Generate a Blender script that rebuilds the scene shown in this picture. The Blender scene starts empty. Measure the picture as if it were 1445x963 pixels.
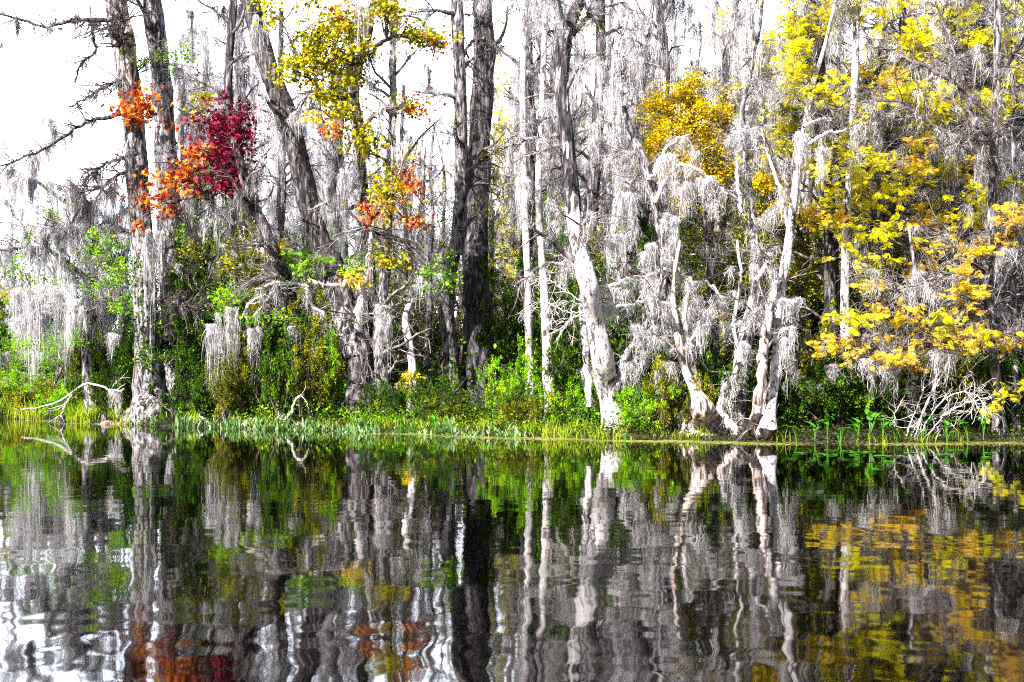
import bpy, math
import numpy as np
from math import radians, pi

# ------------------------------------------------------------------ scene, camera, sky, sun
S = bpy.context.scene
C = S.collection
F_PX, CX, HY, EYE = 1985.0, 722.5, 520.0, 1.6      # focal length, centre column and horizon row of the photograph (1445 x 963)

def P(px, py, Y):
    return np.array([(px - CX) / F_PX * Y, Y, EYE - (py - HY) / F_PX * Y])

cam_d = bpy.data.cameras.new('camera')
cam_d.sensor_width = 36.0
cam_d.lens = 36.0 * F_PX / 1445.0
cam_d.shift_y = (HY - 481.5) / 1445.0
cam_d.clip_start = 0.1
cam_d.clip_end = 6000
cam = bpy.data.objects.new('camera', cam_d)
cam.location = (0, 0, EYE)
cam.rotation_euler = (radians(90), 0, 0)
C.objects.link(cam)
S.camera = cam

SUN_EL, SUN_AZ = radians(40), radians(-140)          # azimuth measured from +Y towards +X: behind the camera, to the left
sd = np.array([math.sin(SUN_AZ) * math.cos(SUN_EL), math.cos(SUN_AZ) * math.cos(SUN_EL), math.sin(SUN_EL)])
sl = bpy.data.lights.new('sun', 'SUN')
sl.energy = 5.0
sl.angle = radians(0.5)
sl.color = (1.0, 0.95, 0.87)
so = bpy.data.objects.new('sun', sl)
from mathutils import Vector
so.rotation_euler = Vector(tuple(sd)).to_track_quat('Z', 'Y').to_euler()
so.location = tuple(sd * 100)
C.objects.link(so)

W = bpy.data.worlds.new('World')
S.world = W
W.use_nodes = True
nt = W.node_tree
nt.nodes.clear()
N = nt.nodes.new
out = N('ShaderNodeOutputWorld'); bg = N('ShaderNodeBackground'); sky = N('ShaderNodeTexSky')
sky.sky_type = 'NISHITA'; sky.sun_disc = False
sky.sun_elevation = SUN_EL; sky.sun_rotation = SUN_AZ
sky.air_density = 1.0; sky.dust_density = 2.5; sky.ozone_density = 1.0
tc = N('ShaderNodeTexCoord'); mp = N('ShaderNodeMapping'); mp.inputs['Scale'].default_value = (1.0, 1.0, 2.2)
nz = N('ShaderNodeTexNoise'); nz.inputs['Scale'].default_value = 2.2; nz.inputs['Detail'].default_value = 6
sep = N('ShaderNodeSeparateXYZ')
rz = N('ShaderNodeMapRange')                           # a bank of bright cloud in the northern sky, thinning upwards and southwards
rz.inputs['From Min'].default_value = -0.15; rz.inputs['From Max'].default_value = 0.45
rz.inputs['To Min'].default_value = -0.6; rz.inputs['To Max'].default_value = 0.62
ad = N('ShaderNodeMath'); ad.operation = 'ADD'
cr = N('ShaderNodeMapRange'); cr.inputs['From Min'].default_value = 0.46; cr.inputs['From Max'].default_value = 0.85
mx = N('ShaderNodeMix'); mx.data_type = 'RGBA'
mx.inputs['B'].default_value = (46, 49.5, 57, 1)
L = nt.links.new
L(tc.outputs['Generated'], mp.inputs['Vector']); L(mp.outputs['Vector'], nz.inputs['Vector'])
L(tc.outputs['Generated'], sep.inputs[0]); L(sep.outputs['Y'], rz.inputs['Value'])
el = N('ShaderNodeMapRange'); el.inputs['From Min'].default_value = 0.22; el.inputs['From Max'].default_value = 0.55
el.inputs['To Min'].default_value = 0.0; el.inputs['To Max'].default_value = -0.6
L(sep.outputs['Z'], el.inputs['Value'])
ad0 = N('ShaderNodeMath'); ad0.operation = 'ADD'; L(rz.outputs['Result'], ad0.inputs[0]); L(el.outputs['Result'], ad0.inputs[1])
L(nz.outputs['Fac'], ad.inputs[0]); L(ad0.outputs[0], ad.inputs[1])
L(ad.outputs[0], cr.inputs['Value'])
L(cr.outputs['Result'], mx.inputs['Factor']); L(sky.outputs['Color'], mx.inputs['A'])
L(mx.outputs['Result'], bg.inputs['Color']); L(bg.outputs[0], out.inputs['Surface'])
bg.inputs['Strength'].default_value = 0.05

S.view_settings.view_transform = 'Standard'
S.view_settings.look = 'None'
S.view_settings.gamma = 1.0
S.view_settings.exposure = 1.9
S.view_settings.use_curve_mapping = False
S.render.engine = 'CYCLES'
cy = S.cycles
cy.max_bounces = 5; cy.diffuse_bounces = 1; cy.glossy_bounces = 3; cy.transmission_bounces = 3
cy.sample_clamp_indirect = 6.0
cy.filter_width = 1.1
cy.use_denoising = False
cy.caustics_reflective = False; cy.caustics_refractive = False

# ------------------------------------------------------------------ materials
def new_mat(name):
    m = bpy.data.materials.new(name)
    m.use_nodes = True
    m.node_tree.nodes.clear()
    return m, m.node_tree.nodes.new, m.node_tree.links.new

def ramp(N, stops, interp='LINEAR'):
    r = N('ShaderNodeValToRGB')
    e = r.color_ramp.elements
    r.color_ramp.interpolation = interp
    while len(e) > 1: e.remove(e[-1])
    e[0].position = stops[0][0]; e[0].color = (*stops[0][1], 1)
    for p, c in stops[1:]:
        k = e.new(p); k.color = (*c, 1)
    return r

def bark(name, light, mid, dark, fis=7.0, stretch=0.14, cut=(0.36, 0.47, 0.62), blotch=None, bump=0.03):
    m, N, L = new_mat(name)
    o = N('ShaderNodeOutputMaterial'); b = N('ShaderNodeBsdfPrincipled')
    b.inputs['Roughness'].default_value = 0.9; b.inputs['Specular IOR Level'].default_value = 0.15
    t = N('ShaderNodeTexCoord'); mp = N('ShaderNodeMapping'); mp.inputs['Scale'].default_value = (1, 1, stretch)
    n = N('ShaderNodeTexNoise'); n.inputs['Scale'].default_value = fis; n.inputs['Detail'].default_value = 7; n.inputs['Roughness'].default_value = 0.68
    n.inputs['Distortion'].default_value = 0.4
    L(t.outputs['Object'], mp.inputs[0]); L(mp.outputs[0], n.inputs['Vector'])
    r = ramp(N, [(cut[0], dark), (cut[1], mid), (cut[2], light)])
    L(n.outputs['Fac'], r.inputs[0])
    col = r.outputs[0]
    if blotch:
        n2 = N('ShaderNodeTexNoise'); n2.inputs['Scale'].default_value = 3.2; n2.inputs['Detail'].default_value = 6; n2.inputs['Roughness'].default_value = 0.7
        mp2 = N('ShaderNodeMapping'); mp2.inputs['Scale'].default_value = (1, 1, 0.55)
        L(t.outputs['Object'], mp2.inputs[0]); L(mp2.outputs[0], n2.inputs['Vector'])
        mr = N('ShaderNodeMapRange'); mr.inputs['From Min'].default_value = blotch[1]; mr.inputs['From Max'].default_value = blotch[1] + 0.05
        L(n2.outputs['Fac'], mr.inputs['Value'])
        x = N('ShaderNodeMix'); x.data_type = 'RGBA'; x.inputs['B'].default_value = (*blotch[0], 1)
        L(mr.outputs[0], x.inputs['Factor']); L(col, x.inputs['A']); col = x.outputs['Result']
    L(col, b.inputs['Base Color'])
    bp = N('ShaderNodeBump'); bp.inputs['Strength'].default_value = 0.9; bp.inputs['Distance'].default_value = bump
    L(n.outputs['Fac'], bp.inputs['Height']); L(bp.outputs[0], b.inputs['Normal'])
    L(b.outputs[0], o.inputs[0])
    return m

def leafy(name, stops, trans=0.35, clump=2.0, mixc=0.5, spec=0.10, rough=0.55):
    """leaf colour picked per leaf, drifting from clump to clump"""
    m, N, L = new_mat(name)
    o = N('ShaderNodeOutputMaterial'); b = N('ShaderNodeBsdfPrincipled'); tr = N('ShaderNodeBsdfTranslucent')
    b.inputs['Roughness'].default_value = rough; b.inputs['Specular IOR Level'].default_value = spec
    g = N('ShaderNodeNewGeometry'); t = N('ShaderNodeTexCoord')
    n = N('ShaderNodeTexNoise'); n.inputs['Scale'].default_value = clump; n.inputs['Detail'].default_value = 2
    L(t.outputs['Object'], n.inputs['Vector'])
    mr = N('ShaderNodeMapRange'); mr.inputs['From Min'].default_value = 0.3; mr.inputs['From Max'].default_value = 0.7
    L(n.outputs['Fac'], mr.inputs['Value'])
    x = N('ShaderNodeMix'); x.inputs['Factor'].default_value = mixc
    L(g.outputs['Random Per Island'], x.inputs['A']); L(mr.outputs[0], x.inputs['B'])
    r = ramp(N, stops); L(x.outputs['Result'], r.inputs[0])
    L(r.outputs[0], b.inputs['Base Color']); L(r.outputs[0], tr.inputs['Color'])
    ms = N('ShaderNodeMixShader'); ms.inputs[0].default_value = trans
    L(b.outputs[0], ms.inputs[1]); L(tr.outputs[0], ms.inputs[2]); L(ms.outputs[0], o.inputs[0])
    return m

M = {}
M['bark_dark'] = bark('bark_dark', (0.27, 0.25, 0.265), (0.055, 0.047, 0.052), (0.008, 0.006, 0.008), 12, 0.16, (0.40, 0.52, 0.66), bump=0.05)
M['bark_grey'] = bark('bark_grey', (0.42, 0.395, 0.415), (0.15, 0.138, 0.15), (0.012, 0.010, 0.013), 13, 0.22, (0.42, 0.51, 0.60), bump=0.05)
M['bark_pale'] = bark('bark_pale', (0.62, 0.59, 0.62), (0.42, 0.385, 0.41), (0.03, 0.022, 0.026), 10, 0.3, (0.38, 0.46, 0.60), ((0.05, 0.036, 0.04), 0.57), bump=0.02)
M['bark_tan'] = bark('bark_tan', (0.66, 0.58, 0.55), (0.34, 0.26, 0.25), (0.03, 0.02, 0.02), 11, 0.10, (0.40, 0.48, 0.58), bump=0.04)
M['bark_brown'] = bark('bark_brown', (0.34, 0.25, 0.22), (0.13, 0.09, 0.08), (0.012, 0.009, 0.008), 10, 0.14, (0.38, 0.50, 0.66), bump=0.05)
M['bark_rot'] = bark('bark_rot', (0.10, 0.07, 0.06), (0.03, 0.02, 0.018), (0.006, 0.004, 0.004), 9, 0.2, (0.38, 0.5, 0.68), bump=0.08)
M['dead'] = bark('dead', (0.62, 0.58, 0.58), (0.46, 0.41, 0.42), (0.14, 0.11, 0.11), 14, 0.4, (0.30, 0.42, 0.6), bump=0.008)
M['twig'] = bark('twig', (0.34, 0.30, 0.30), (0.13, 0.11, 0.11), (0.02, 0.016, 0.016), 5, 0.5, (0.36, 0.5, 0.64), bump=0.006)
M['twig_dark'] = bark('twig_dark', (0.20, 0.16, 0.15), (0.08, 0.06, 0.06), (0.015, 0.01, 0.01), 5, 0.5, (0.36, 0.5, 0.66), bump=0.006)
M['moss'] = leafy('moss', [(0.0, (0.03, 0.028, 0.03)), (0.2, (0.26, 0.25, 0.26)), (0.38, (0.66, 0.635, 0.67)), (1.0, (0.85, 0.82, 0.86))], 0.35, 3.0, 0.5, 0.03, 0.9)  # wide strand tones paint bright streaks and shaded gaps into the moss colour
M['moss_grey'] = leafy('moss_grey', [(0.0, (0.006, 0.005, 0.007)), (0.42, (0.04, 0.036, 0.042)), (0.62, (0.28, 0.27, 0.28)), (1.0, (0.72, 0.70, 0.72))], 0.22, 2.0, 0.5, 0.03, 0.9)  # darker copy of moss, shade and silhouette tone painted into its colour
M['shrub'] = leafy('shrub', [(0.0, (0.004, 0.010, 0.001)), (0.42, (0.014, 0.040, 0.002)), (0.68, (0.07, 0.17, 0.004)), (1.0, (0.26, 0.42, 0.006))], 0.28, 1.1, 0.55)  # near-black and bright ends paint shaded and sunlit patches into the leaf colour
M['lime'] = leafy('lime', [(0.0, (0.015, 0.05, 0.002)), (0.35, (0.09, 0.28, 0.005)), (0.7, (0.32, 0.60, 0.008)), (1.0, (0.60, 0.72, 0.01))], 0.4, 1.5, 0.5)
M['vine'] = leafy('vine', [(0.0, (0.010, 0.014, 0.001)), (0.42, (0.05, 0.07, 0.003)), (0.72, (0.36, 0.36, 0.004)), (1.0, (0.78, 0.66, 0.006))], 0.35, 1.5, 0.5)
M['gold'] = leafy('gold', [(0.0, (0.04, 0.03, 0.002)), (0.3, (0.30, 0.22, 0.003)), (0.6, (0.82, 0.58, 0.004)), (1.0, (0.92, 0.74, 0.01))], 0.4, 1.8, 0.5)
M['yellow'] = leafy('yellow', [(0.0, (0.55, 0.40, 0.004)), (0.3, (0.90, 0.80, 0.004)), (0.8, (0.94, 0.91, 0.008)), (1.0, (0.60, 0.74, 0.01))], 0.5, 1.2, 0.5)
M['amber'] = leafy('amber', [(0.0, (0.62, 0.30, 0.18)), (0.22, (0.90, 0.52, 0.16)), (0.55, (0.93, 0.68, 0.008)), (1.0, (0.95, 0.82, 0.015))], 0.5, 1.8, 0.55)
M['orange'] = leafy('orange', [(0.0, (0.06, 0.004, 0.006)), (0.35, (0.30, 0.025, 0.015)), (0.58, (0.70, 0.18, 0.03)), (0.8, (0.85, 0.40, 0.03)), (1.0, (0.90, 0.68, 0.01))], 0.4, 3.0, 0.5)
M['crimson'] = leafy('crimson', [(0.0, (0.02, 0.001, 0.006)), (0.45, (0.13, 0.004, 0.025)), (0.75, (0.36, 0.015, 0.06)), (0.92, (0.55, 0.08, 0.10)), (1.0, (0.80, 0.42, 0.02))], 0.35, 3.0, 0.45)
M['maple'] = leafy('maple', [(0.0, (0.010, 0.014, 0.001)), (0.28, (0.10, 0.12, 0.003)), (0.55, (0.55, 0.54, 0.004)), (0.85, (0.82, 0.52, 0.008)), (0.94, (0.60, 0.15, 0.01)), (1.0, (0.35, 0.02, 0.04))], 0.4, 2.2, 0.5)
M['rust'] = leafy('rust', [(0.0, (0.10, 0.04, 0.02)), (0.5, (0.32, 0.16, 0.10)), (1.0, (0.55, 0.36, 0.28))], 0.3, 2.0, 0.4)
M['grass'] = leafy('grass', [(0.0, (0.06, 0.14, 0.005)), (0.4, (0.20, 0.34, 0.01)), (0.75, (0.45, 0.50, 0.03)), (1.0, (0.62, 0.56, 0.18))], 0.4, 1.0, 0.6)
M['reed'] = leafy('reed', [(0.0, (0.02, 0.07, 0.008)), (0.45, (0.08, 0.20, 0.03)), (0.75, (0.30, 0.44, 0.18)), (1.0, (0.68, 0.74, 0.58))], 0.3, 1.5, 0.4, 0.5, 0.35)
M['broad'] = leafy('broad', [(0.0, (0.03, 0.14, 0.01)), (0.6, (0.08, 0.30, 0.02)), (1.0, (0.25, 0.45, 0.05))], 0.4, 1.5, 0.2, 0.5, 0.3)
M['litter'] = leafy('litter', [(0.0, (0.006, 0.006, 0.003)), (0.5, (0.02, 0.025, 0.006)), (0.8, (0.06, 0.09, 0.01)), (1.0, (0.20, 0.13, 0.05))], 0.2, 1.5, 0.4)
M['weed'] = leafy('weed', [(0.0, (0.10, 0.12, 0.01)), (0.5, (0.32, 0.32, 0.05)), (1.0, (0.50, 0.46, 0.16))], 0.1, 1.0, 0.5, 0.3)

def ground_mat():
    m, N, L = new_mat('forest_floor')
    o = N('ShaderNodeOutputMaterial'); b = N('ShaderNodeBsdfPrincipled'); b.inputs['Roughness'].default_value = 0.95
    t = N('ShaderNodeTexCoord'); n = N('ShaderNodeTexNoise'); n.inputs['Scale'].default_value = 1.8; n.inputs['Detail'].default_value = 9
    L(t.outputs['Object'], n.inputs['Vector'])
    r = ramp(N, [(0.3, (0.006, 0.004, 0.003)), (0.5, (0.02, 0.014, 0.008)), (0.62, (0.03, 0.03, 0.008)), (0.75, (0.08, 0.055, 0.025))])
    L(n.outputs['Fac'], r.inputs[0]); L(r.outputs[0], b.inputs['Base Color'])
    bp = N('ShaderNodeBump'); bp.inputs['Distance'].default_value = 0.1; L(n.outputs['Fac'], bp.inputs['Height']); L(bp.outputs[0], b.inputs['Normal'])
    L(b.outputs[0], o.inputs[0]); return m
M['ground'] = ground_mat()

def water_mat():
    m, N, L = new_mat('river_water')
    o = N('ShaderNodeOutputMaterial')
    b = N('ShaderNodeBsdfGlossy'); b.inputs['Roughness'].default_value = 0.032
    fr = N('ShaderNodeFresnel'); fr.inputs['IOR'].default_value = 1.21
    L(fr.outputs[0], b.inputs['Color'])
    t = N('ShaderNodeTexCoord')
    def noise(sx, sy, det, rough=0.5):
        mp = N('ShaderNodeMapping'); mp.inputs['Scale'].default_value = (sx, sy, 1)
        n = N('ShaderNodeTexNoise'); n.inputs['Scale'].default_value = 1; n.inputs['Detail'].default_value = det; n.inputs['Roughness'].default_value = rough
        L(t.outputs['Object'], mp.inputs[0]); L(mp.outputs[0], n.inputs['Vector']); return n.outputs['Fac']
    def bump(h, dist, prev=None):
        bp = N('ShaderNodeBump'); bp.inputs['Strength'].default_value = 1
        if isinstance(dist, float): bp.inputs['Distance'].default_value = dist
        else: L(dist, bp.inputs['Distance'])
        L(h, bp.inputs['Height'])
        if prev: L(prev, bp.inputs['Normal'])
        return bp.outputs[0]
    # open water carries more ripple than the sheltered strip under the bank
    sp = N('ShaderNodeSeparateXYZ'); L(t.outputs['Object'], sp.inputs[0])
    mr = N('ShaderNodeMapRange'); mr.inputs['From Min'].default_value = 8; mr.inputs['From Max'].default_value = 30
    mr.inputs['To Min'].default_value = 0.0027; mr.inputs['To Max'].default_value = 0.0004
    L(sp.outputs['Y'], mr.inputs['Value'])
    gust = noise(0.10, 0.22, 2)
    gm = N('ShaderNodeMapRange'); gm.inputs['From Min'].default_value = 0.35; gm.inputs['From Max'].default_value = 0.65
    gm.inputs['To Min'].default_value = 0.5; gm.inputs['To Max'].default_value = 1.5
    L(gust, gm.inputs['Value'])
    mu = N('ShaderNodeMath'); mu.operation = 'MULTIPLY'; L(mr.outputs[0], mu.inputs[0]); L(gm.outputs[0], mu.inputs[1])
    n1 = bump(noise(3.0, 2.2, 0.7), mu.outputs[0])
    mu2 = N('ShaderNodeMath'); mu2.operation = 'MULTIPLY'; mu2.inputs[1].default_value = 2.2; L(mu.outputs[0], mu2.inputs[0])
    n2 = bump(noise(1.0, 0.9, 0.5), mu2.outputs[0], n1)
    L(n2, b.inputs['Normal']); L(n2, fr.inputs['Normal'])
    L(b.outputs[0], o.inputs[0])
    return m
M['water'] = water_mat()

# ------------------------------------------------------------------ mesh building (numpy -> one mesh object per part)
class MB:
    def __init__(s): s.v = []; s.f = []; s.n = 0
    def add(s, v, f):
        if len(v) == 0: return s
        s.v.append(np.asarray(v, float).reshape(-1, 3)); s.f.append(np.asarray(f, np.int64) + s.n); s.n += len(s.v[-1]); return s
    def build(s, name, mat, parent=None, origin=None, smooth=True):
        V = np.concatenate(s.v)
        if origin is not None: V = V - np.asarray(origin)
        me = bpy.data.meshes.new(name)
        me.vertices.add(len(V)); me.vertices.foreach_set('co', V.astype(np.float32).ravel())
        tot = np.concatenate([np.full(len(f), f.shape[1]) for f in s.f]); idx = np.concatenate([f.ravel() for f in s.f])
        me.loops.add(len(idx)); me.loops.foreach_set('vertex_index', idx.astype(np.int32))
        me.polygons.add(len(tot)); st = np.concatenate([[0], np.cumsum(tot)[:-1]])
        me.polygons.foreach_set('loop_start', st.astype(np.int32)); me.polygons.foreach_set('loop_total', tot.astype(np.int32))
        me.polygons.foreach_set('use_smooth', np.full(len(tot), smooth))
        me.update(calc_edges=True)
        me.materials.append(M[mat])
        o = bpy.data.objects.new(name, me)
        if parent is not None: o.parent = parent
        elif origin is not None: o.location = tuple(origin)
        C.objects.link(o)
        return o

def nrm(a): return a / np.maximum(np.linalg.norm(a, axis=-1, keepdims=True), 1e-9)

def tubes(PT, R, ns=5, shape=None, cap=True):
    """N tubes of K rings; PT (N,K,3), R (N,K); shape(k, theta) -> radius factor array (K,ns)"""
    PT = np.asarray(PT, float); R = np.asarray(R, float)
    n, K, _ = PT.shape
    T = nrm(np.gradient(PT, axis=1))
    mt = nrm(T.mean(axis=1))
    ref = np.where((np.abs(mt[:, 2:3]) > 0.75), np.array([[1.0, 0.2, 0]]), np.array([[0, 0, 1.0]]))
    a = nrm(np.cross(T, ref[:, None, :])); b = np.cross(T, a)
    th = np.arange(ns) * 2 * pi / ns
    rr = R[:, :, None] * (shape if shape is not None else np.ones((1, 1, 1)))
    V = PT[:, :, None, :] + rr[..., None] * (np.cos(th)[None, None, :, None] * a[:, :, None, :] + np.sin(th)[None, None, :, None] * b[:, :, None, :])
    i = np.arange(K - 1)[:, None] * ns; j = np.arange(ns)[None, :]; j2 = (j + 1) % ns
    q = np.stack([i + j, i + j2, i + ns + j2, i + ns + j], -1).reshape(-1, 4)
    Fq = (np.arange(n) * K * ns)[:, None, None] + q[None]
    return V.reshape(-1, 3), Fq.reshape(-1, 4)

def catmull(pts, K):
    pts = np.asarray(pts, float); n = len(pts)
    if n == 2: return pts[0] + (pts[1] - pts[0]) * np.linspace(0, 1, K)[:, None]
    t = np.linspace(0, n - 1, K); i = np.minimum(t.astype(int), n - 2); u = (t - i)[:, None]
    e = np.vstack([2 * pts[0] - pts[1], pts, 2 * pts[-1] - pts[-2]])
    p0, p1, p2, p3 = e[i], e[i + 1], e[i + 2], e[i + 3]
    return 0.5 * (2 * p1 + (p2 - p0) * u + (2 * p0 - 5 * p1 + 4 * p2 - p3) * u ** 2 + (3 * p1 - p0 - 3 * p2 + p3) * u ** 3)

def trunk_mesh(mb, path, rad, rng, K=48, ns=20, flute=0.0, fl_h=1.0, lumps=0.05):
    pr = catmull(np.hstack([path, np.asarray(rad)[:, None]]), K)
    pt, r = pr[:, :3], np.maximum(pr[:, 3], 0.008)
    th = np.arange(ns) * 2 * pi / ns
    h = pt[:, 2] - pt[0, 2]
    k1, ph1, ph2, ph3 = rng.integers(5, 8), *rng.uniform(0, 6, 3)
    fl = flute * np.exp(-np.maximum(h, 0) / fl_h)[:, None] * (np.cos(k1 * th + ph1) + 0.5 * np.cos((k1 - 2) * th + ph2))[None]
    lp = lumps * (np.sin(3 * th[None] + 1.7 * h[:, None] + ph2) + np.sin(2 * th[None] - 3.1 * h[:, None] + ph3) + 0.8 * np.sin(5 * th[None] + 5.3 * h[:, None]) + 0.6 * rng.standard_normal((K, ns)))
    mb.add(*tubes(pt[None], r[None], ns, (1 + fl + lp)[None]))
    return pt, r

def spawn(rng, PP, RR, n, u=(0.2, 1), ang=(35, 75), length=(0.5, 1.0), K=6, up=0.1, curl=0.25, grav=0.0, rr=0.6, taper=0.25, rmax=None, rmin=0.003, flat=1.0):
    """n side shoots on a batch of parent polylines"""
    m, KP, _ = PP.shape
    i = rng.integers(0, m, n); t = rng.uniform(u[0], u[1], n) * (KP - 1)
    k = np.minimum(t.astype(int), KP - 2); f = (t - k)[:, None]
    p0 = PP[i, k] * (1 - f) + PP[i, k + 1] * f; T = nrm(PP[i, k + 1] - PP[i, k])
    r0 = (RR[i, k] * (1 - f[:, 0]) + RR[i, k + 1] * f[:, 0]) * rr
    if rmax: r0 = np.minimum(r0, rmax)
    q = nrm(np.cross(T, rng.standard_normal((n, 3))))
    a = np.radians(rng.uniform(ang[0], ang[1], n))[:, None]
    d = np.cos(a) * T + np.sin(a) * q
    d[:, 2] = d[:, 2] * flat + up
    d = nrm(d)
    Ls = rng.uniform(length[0], length[1], n)[:, None] / (K - 1)
    pts = [p0]
    for _ in range(K - 1):
        pts.append(pts[-1] + d * Ls)
        d = d + curl * rng.standard_normal((n, 3)); d[:, 2] += grav; d = nrm(d)
    R = np.maximum(r0[:, None] * np.linspace(1, taper, K)[None], rmin)
    return np.stack(pts, 1), R

def points_on(rng, PP, n, u=(0.1, 1)):
    m, KP, _ = PP.shape
    i = rng.integers(0, m, n); t = rng.uniform(u[0], u[1], n) * (KP - 1)
    k = np.minimum(t.astype(int), KP - 2); f = (t - k)[:, None]
    return PP[i, k] * (1 - f) + PP[i, k + 1] * f, nrm(PP[i, k + 1] - PP[i, k])

# leaf templates: (verts, faces), length 1 along +y
TPL = {
    'oval': (np.array([[0, 0, 0], [0.24, 0.35, 0.05], [0.2, 0.7, 0.04], [0, 1, -0.08], [-0.2, 0.7, 0.04], [-0.24, 0.35, 0.05]]), np.array([[0, 1, 2, 3, 4, 5]])),
    'kite': (np.array([[0, 0, 0], [0.28, 0.5, 0.07], [0, 1, -0.05], [-0.28, 0.5, 0.07]]), np.array([[0, 1, 2, 3]])),
    'maple': (np.array([[0, 0, 0], [0.22, 0.16, 0], [0.52, 0.3, -0.08], [0.27, 0.42, 0.03], [0.36, 0.74, -0.06], [0.13, 0.62, 0.03], [0, 1.05, -0.1],
                        [-0.13, 0.62, 0.03], [-0.36, 0.74, -0.06], [-0.27, 0.42, 0.03], [-0.52, 0.3, -0.08], [-0.22, 0.16, 0]]), np.array([[0, 1, 2, 3, 4, 5, 6, 7, 8, 9, 10, 11]])),
}
def _feather(n=8):
    v, f = [], []
    for k in range(n):
        y = 0.10 + 0.86 * k / (n - 1); l = 0.40 * math.sin(pi * (0.22 + 0.70 * k / (n - 1)))
        for s in (-1, 1):
            b = len(v); dz = -0.12 * l
            v += [(0, y, 0), (s * l * 0.5, y + l * 0.20 - 0.018, 0.02), (s * l, y + l * 0.5, dz), (s * l * 0.42, y + l * 0.36 + 0.018, 0.02)]
            f.append([b, b + 1, b + 2, b + 3])
    b = len(v); v += [(-0.012, 0, 0), (0.012, 0, 0), (0.006, 1, -0.05), (-0.006, 1, -0.05)]; f.append([b, b + 1, b + 2, b + 3])
    return np.array(v), np.array(f)
TPL['feather'] = _feather()

def leaves(rng, pos, size, kind='oval', droop=0.3, upn=0.8, outward=None):
    """a batch of leaves at pos (n,3)"""
    tv, tf = TPL[kind]
    n = len(pos)
    a = rng.standard_normal((n, 3)); a[:, 2] = a[:, 2] * 0.7 - droop
    if outward is not None: a += outward
    a = nrm(a)
    w = rng.standard_normal((n, 3)); w[:, 2] += upn; w[:, 1] -= upn * 0.35
    x = nrm(np.cross(a, w)); z = np.cross(x, a)
    s = (size * rng.uniform(0.6, 1.25, n))[:, None, None]
    V = pos[:, None, :] + s * (tv[None, :, 0:1] * x[:, None] + tv[None, :, 1:2] * a[:, None] + tv[None, :, 2:3] * z[:, None])
    Fq = (np.arange(n) * len(tv))[:, None, None] + tf[None]
    return V.reshape(-1, 3), Fq.reshape(-1, tf.shape[1])

def strands(rng, st, ln, w=0.012, K=6, wander=0.05, pull=None, sway=0.0):
    """hanging moss strands: thin tapering ribbons, each turned its own way"""
    n = len(st); t = np.linspace(0, 1, K)
    ph = rng.uniform(0, 6.3, (n, 2)); fr = rng.uniform(2, 6, (n, 2)); am = wander * rng.uniform(0.3, 1.3, (n, 2))
    pt = np.repeat(st[:, None, :], K, 1)
    for c in (0, 1):
        pt[:, :, c] += am[:, c:c + 1] * (np.sin(ph[:, c:c + 1] + fr[:, c:c + 1] * t[None]) - np.sin(ph[:, c:c + 1]))
        if pull is not None: pt[:, :, c] += pull[:, c:c + 1] * t[None] ** 0.8
    pt[:, :, 0] += sway * ln[:, None] * t[None] ** 2
    pt[:, :, 2] -= ln[:, None] * t[None]
    wd = w * rng.uniform(0.5, 1.5, (n, 1)) * (rng.uniform(0.55, 1.25, (n, K))) * np.array([0.7] + [1.0] * (K - 3) + [0.75, 0.15])[None]
    az = rng.uniform(0, pi, n)
    sx = np.stack([np.cos(az), np.sin(az), np.zeros(n)], 1)[:, None, :] * wd[..., None] * 0.5
    V = np.stack([pt - sx, pt + sx], 2)
    k = np.arange(K - 1) * 2
    q = np.stack([k, k + 1, k + 3, k + 2], -1)
    Fq = (np.arange(n) * K * 2)[:, None, None] + q[None]
    return V.reshape(-1, 3), Fq.reshape(-1, 4)

def beards(rng, mb, pos, ln, rad, n=30, w=0.012, wander=0.05, sway=0.0):
    """one tapering beard of strands under every point of pos; ln, rad per beard"""
    m = len(pos); n = int(n * 1.7); w = w * 0.62
    ln = np.broadcast_to(ln, (m,)); rad = np.broadcast_to(rad, (m,))
    off = rng.standard_normal((m, n, 3)) * rad[:, None, None] * np.array([0.6, 0.6, 0.3])
    st = (pos[:, None] + off).reshape(-1, 3)
    edge = np.clip(1.15 - 0.5 * np.linalg.norm(off[..., :2], axis=-1) / (0.6 * rad[:, None]), 0.2, 1)
    ll = ln[:, None] * (0.12 + 0.88 * rng.random((m, n)) ** 1.7) * edge
    pull = (-off * 0.7 * (ll / ln[:, None])[..., None]).reshape(-1, 3) + rng.standard_normal((m * n, 3)) * 0.03
    mb.add(*strands(rng, st, ll.ravel(), w, 6, wander, pull, sway))
    # short curled fuzz all along the beard
    nf = max(4, int(n * 0.4)); tt = rng.random((m, nf)) ** 1.3
    fo = rng.standard_normal((m, nf, 3)) * (rad[:, None] * (1.0 - 0.75 * tt))[..., None] * np.array([0.75, 0.75, 0.3])
    fs = (pos[:, None] + fo - np.array([0, 0, 1.0]) * (tt * ln[:, None] * 0.75)[..., None]).reshape(-1, 3)
    fl = np.minimum(np.repeat(ln, nf) * 0.2, 0.16) * rng.uniform(0.3, 1.2, m * nf)
    mb.add(*strands(rng, fs, fl, w * 0.9, 4, wander * 1.2, rng.standard_normal((m * nf, 3)) * 0.06))

# ------------------------------------------------------------------ things and parts
LAB = {}
def tag(o, label, cat, group=None, kind=None):
    if label: o['label'] = label
    if cat: o['category'] = cat
    if group: o['group'] = group
    if kind: o['kind'] = kind
    return o

def thing(name, loc, label, cat, group=None):
    o = bpy.data.objects.new(name, None)
    o.empty_display_size = 0.2
    o.location = tuple(loc); C.objects.link(o)
    return tag(o, label, cat, group)

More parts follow.
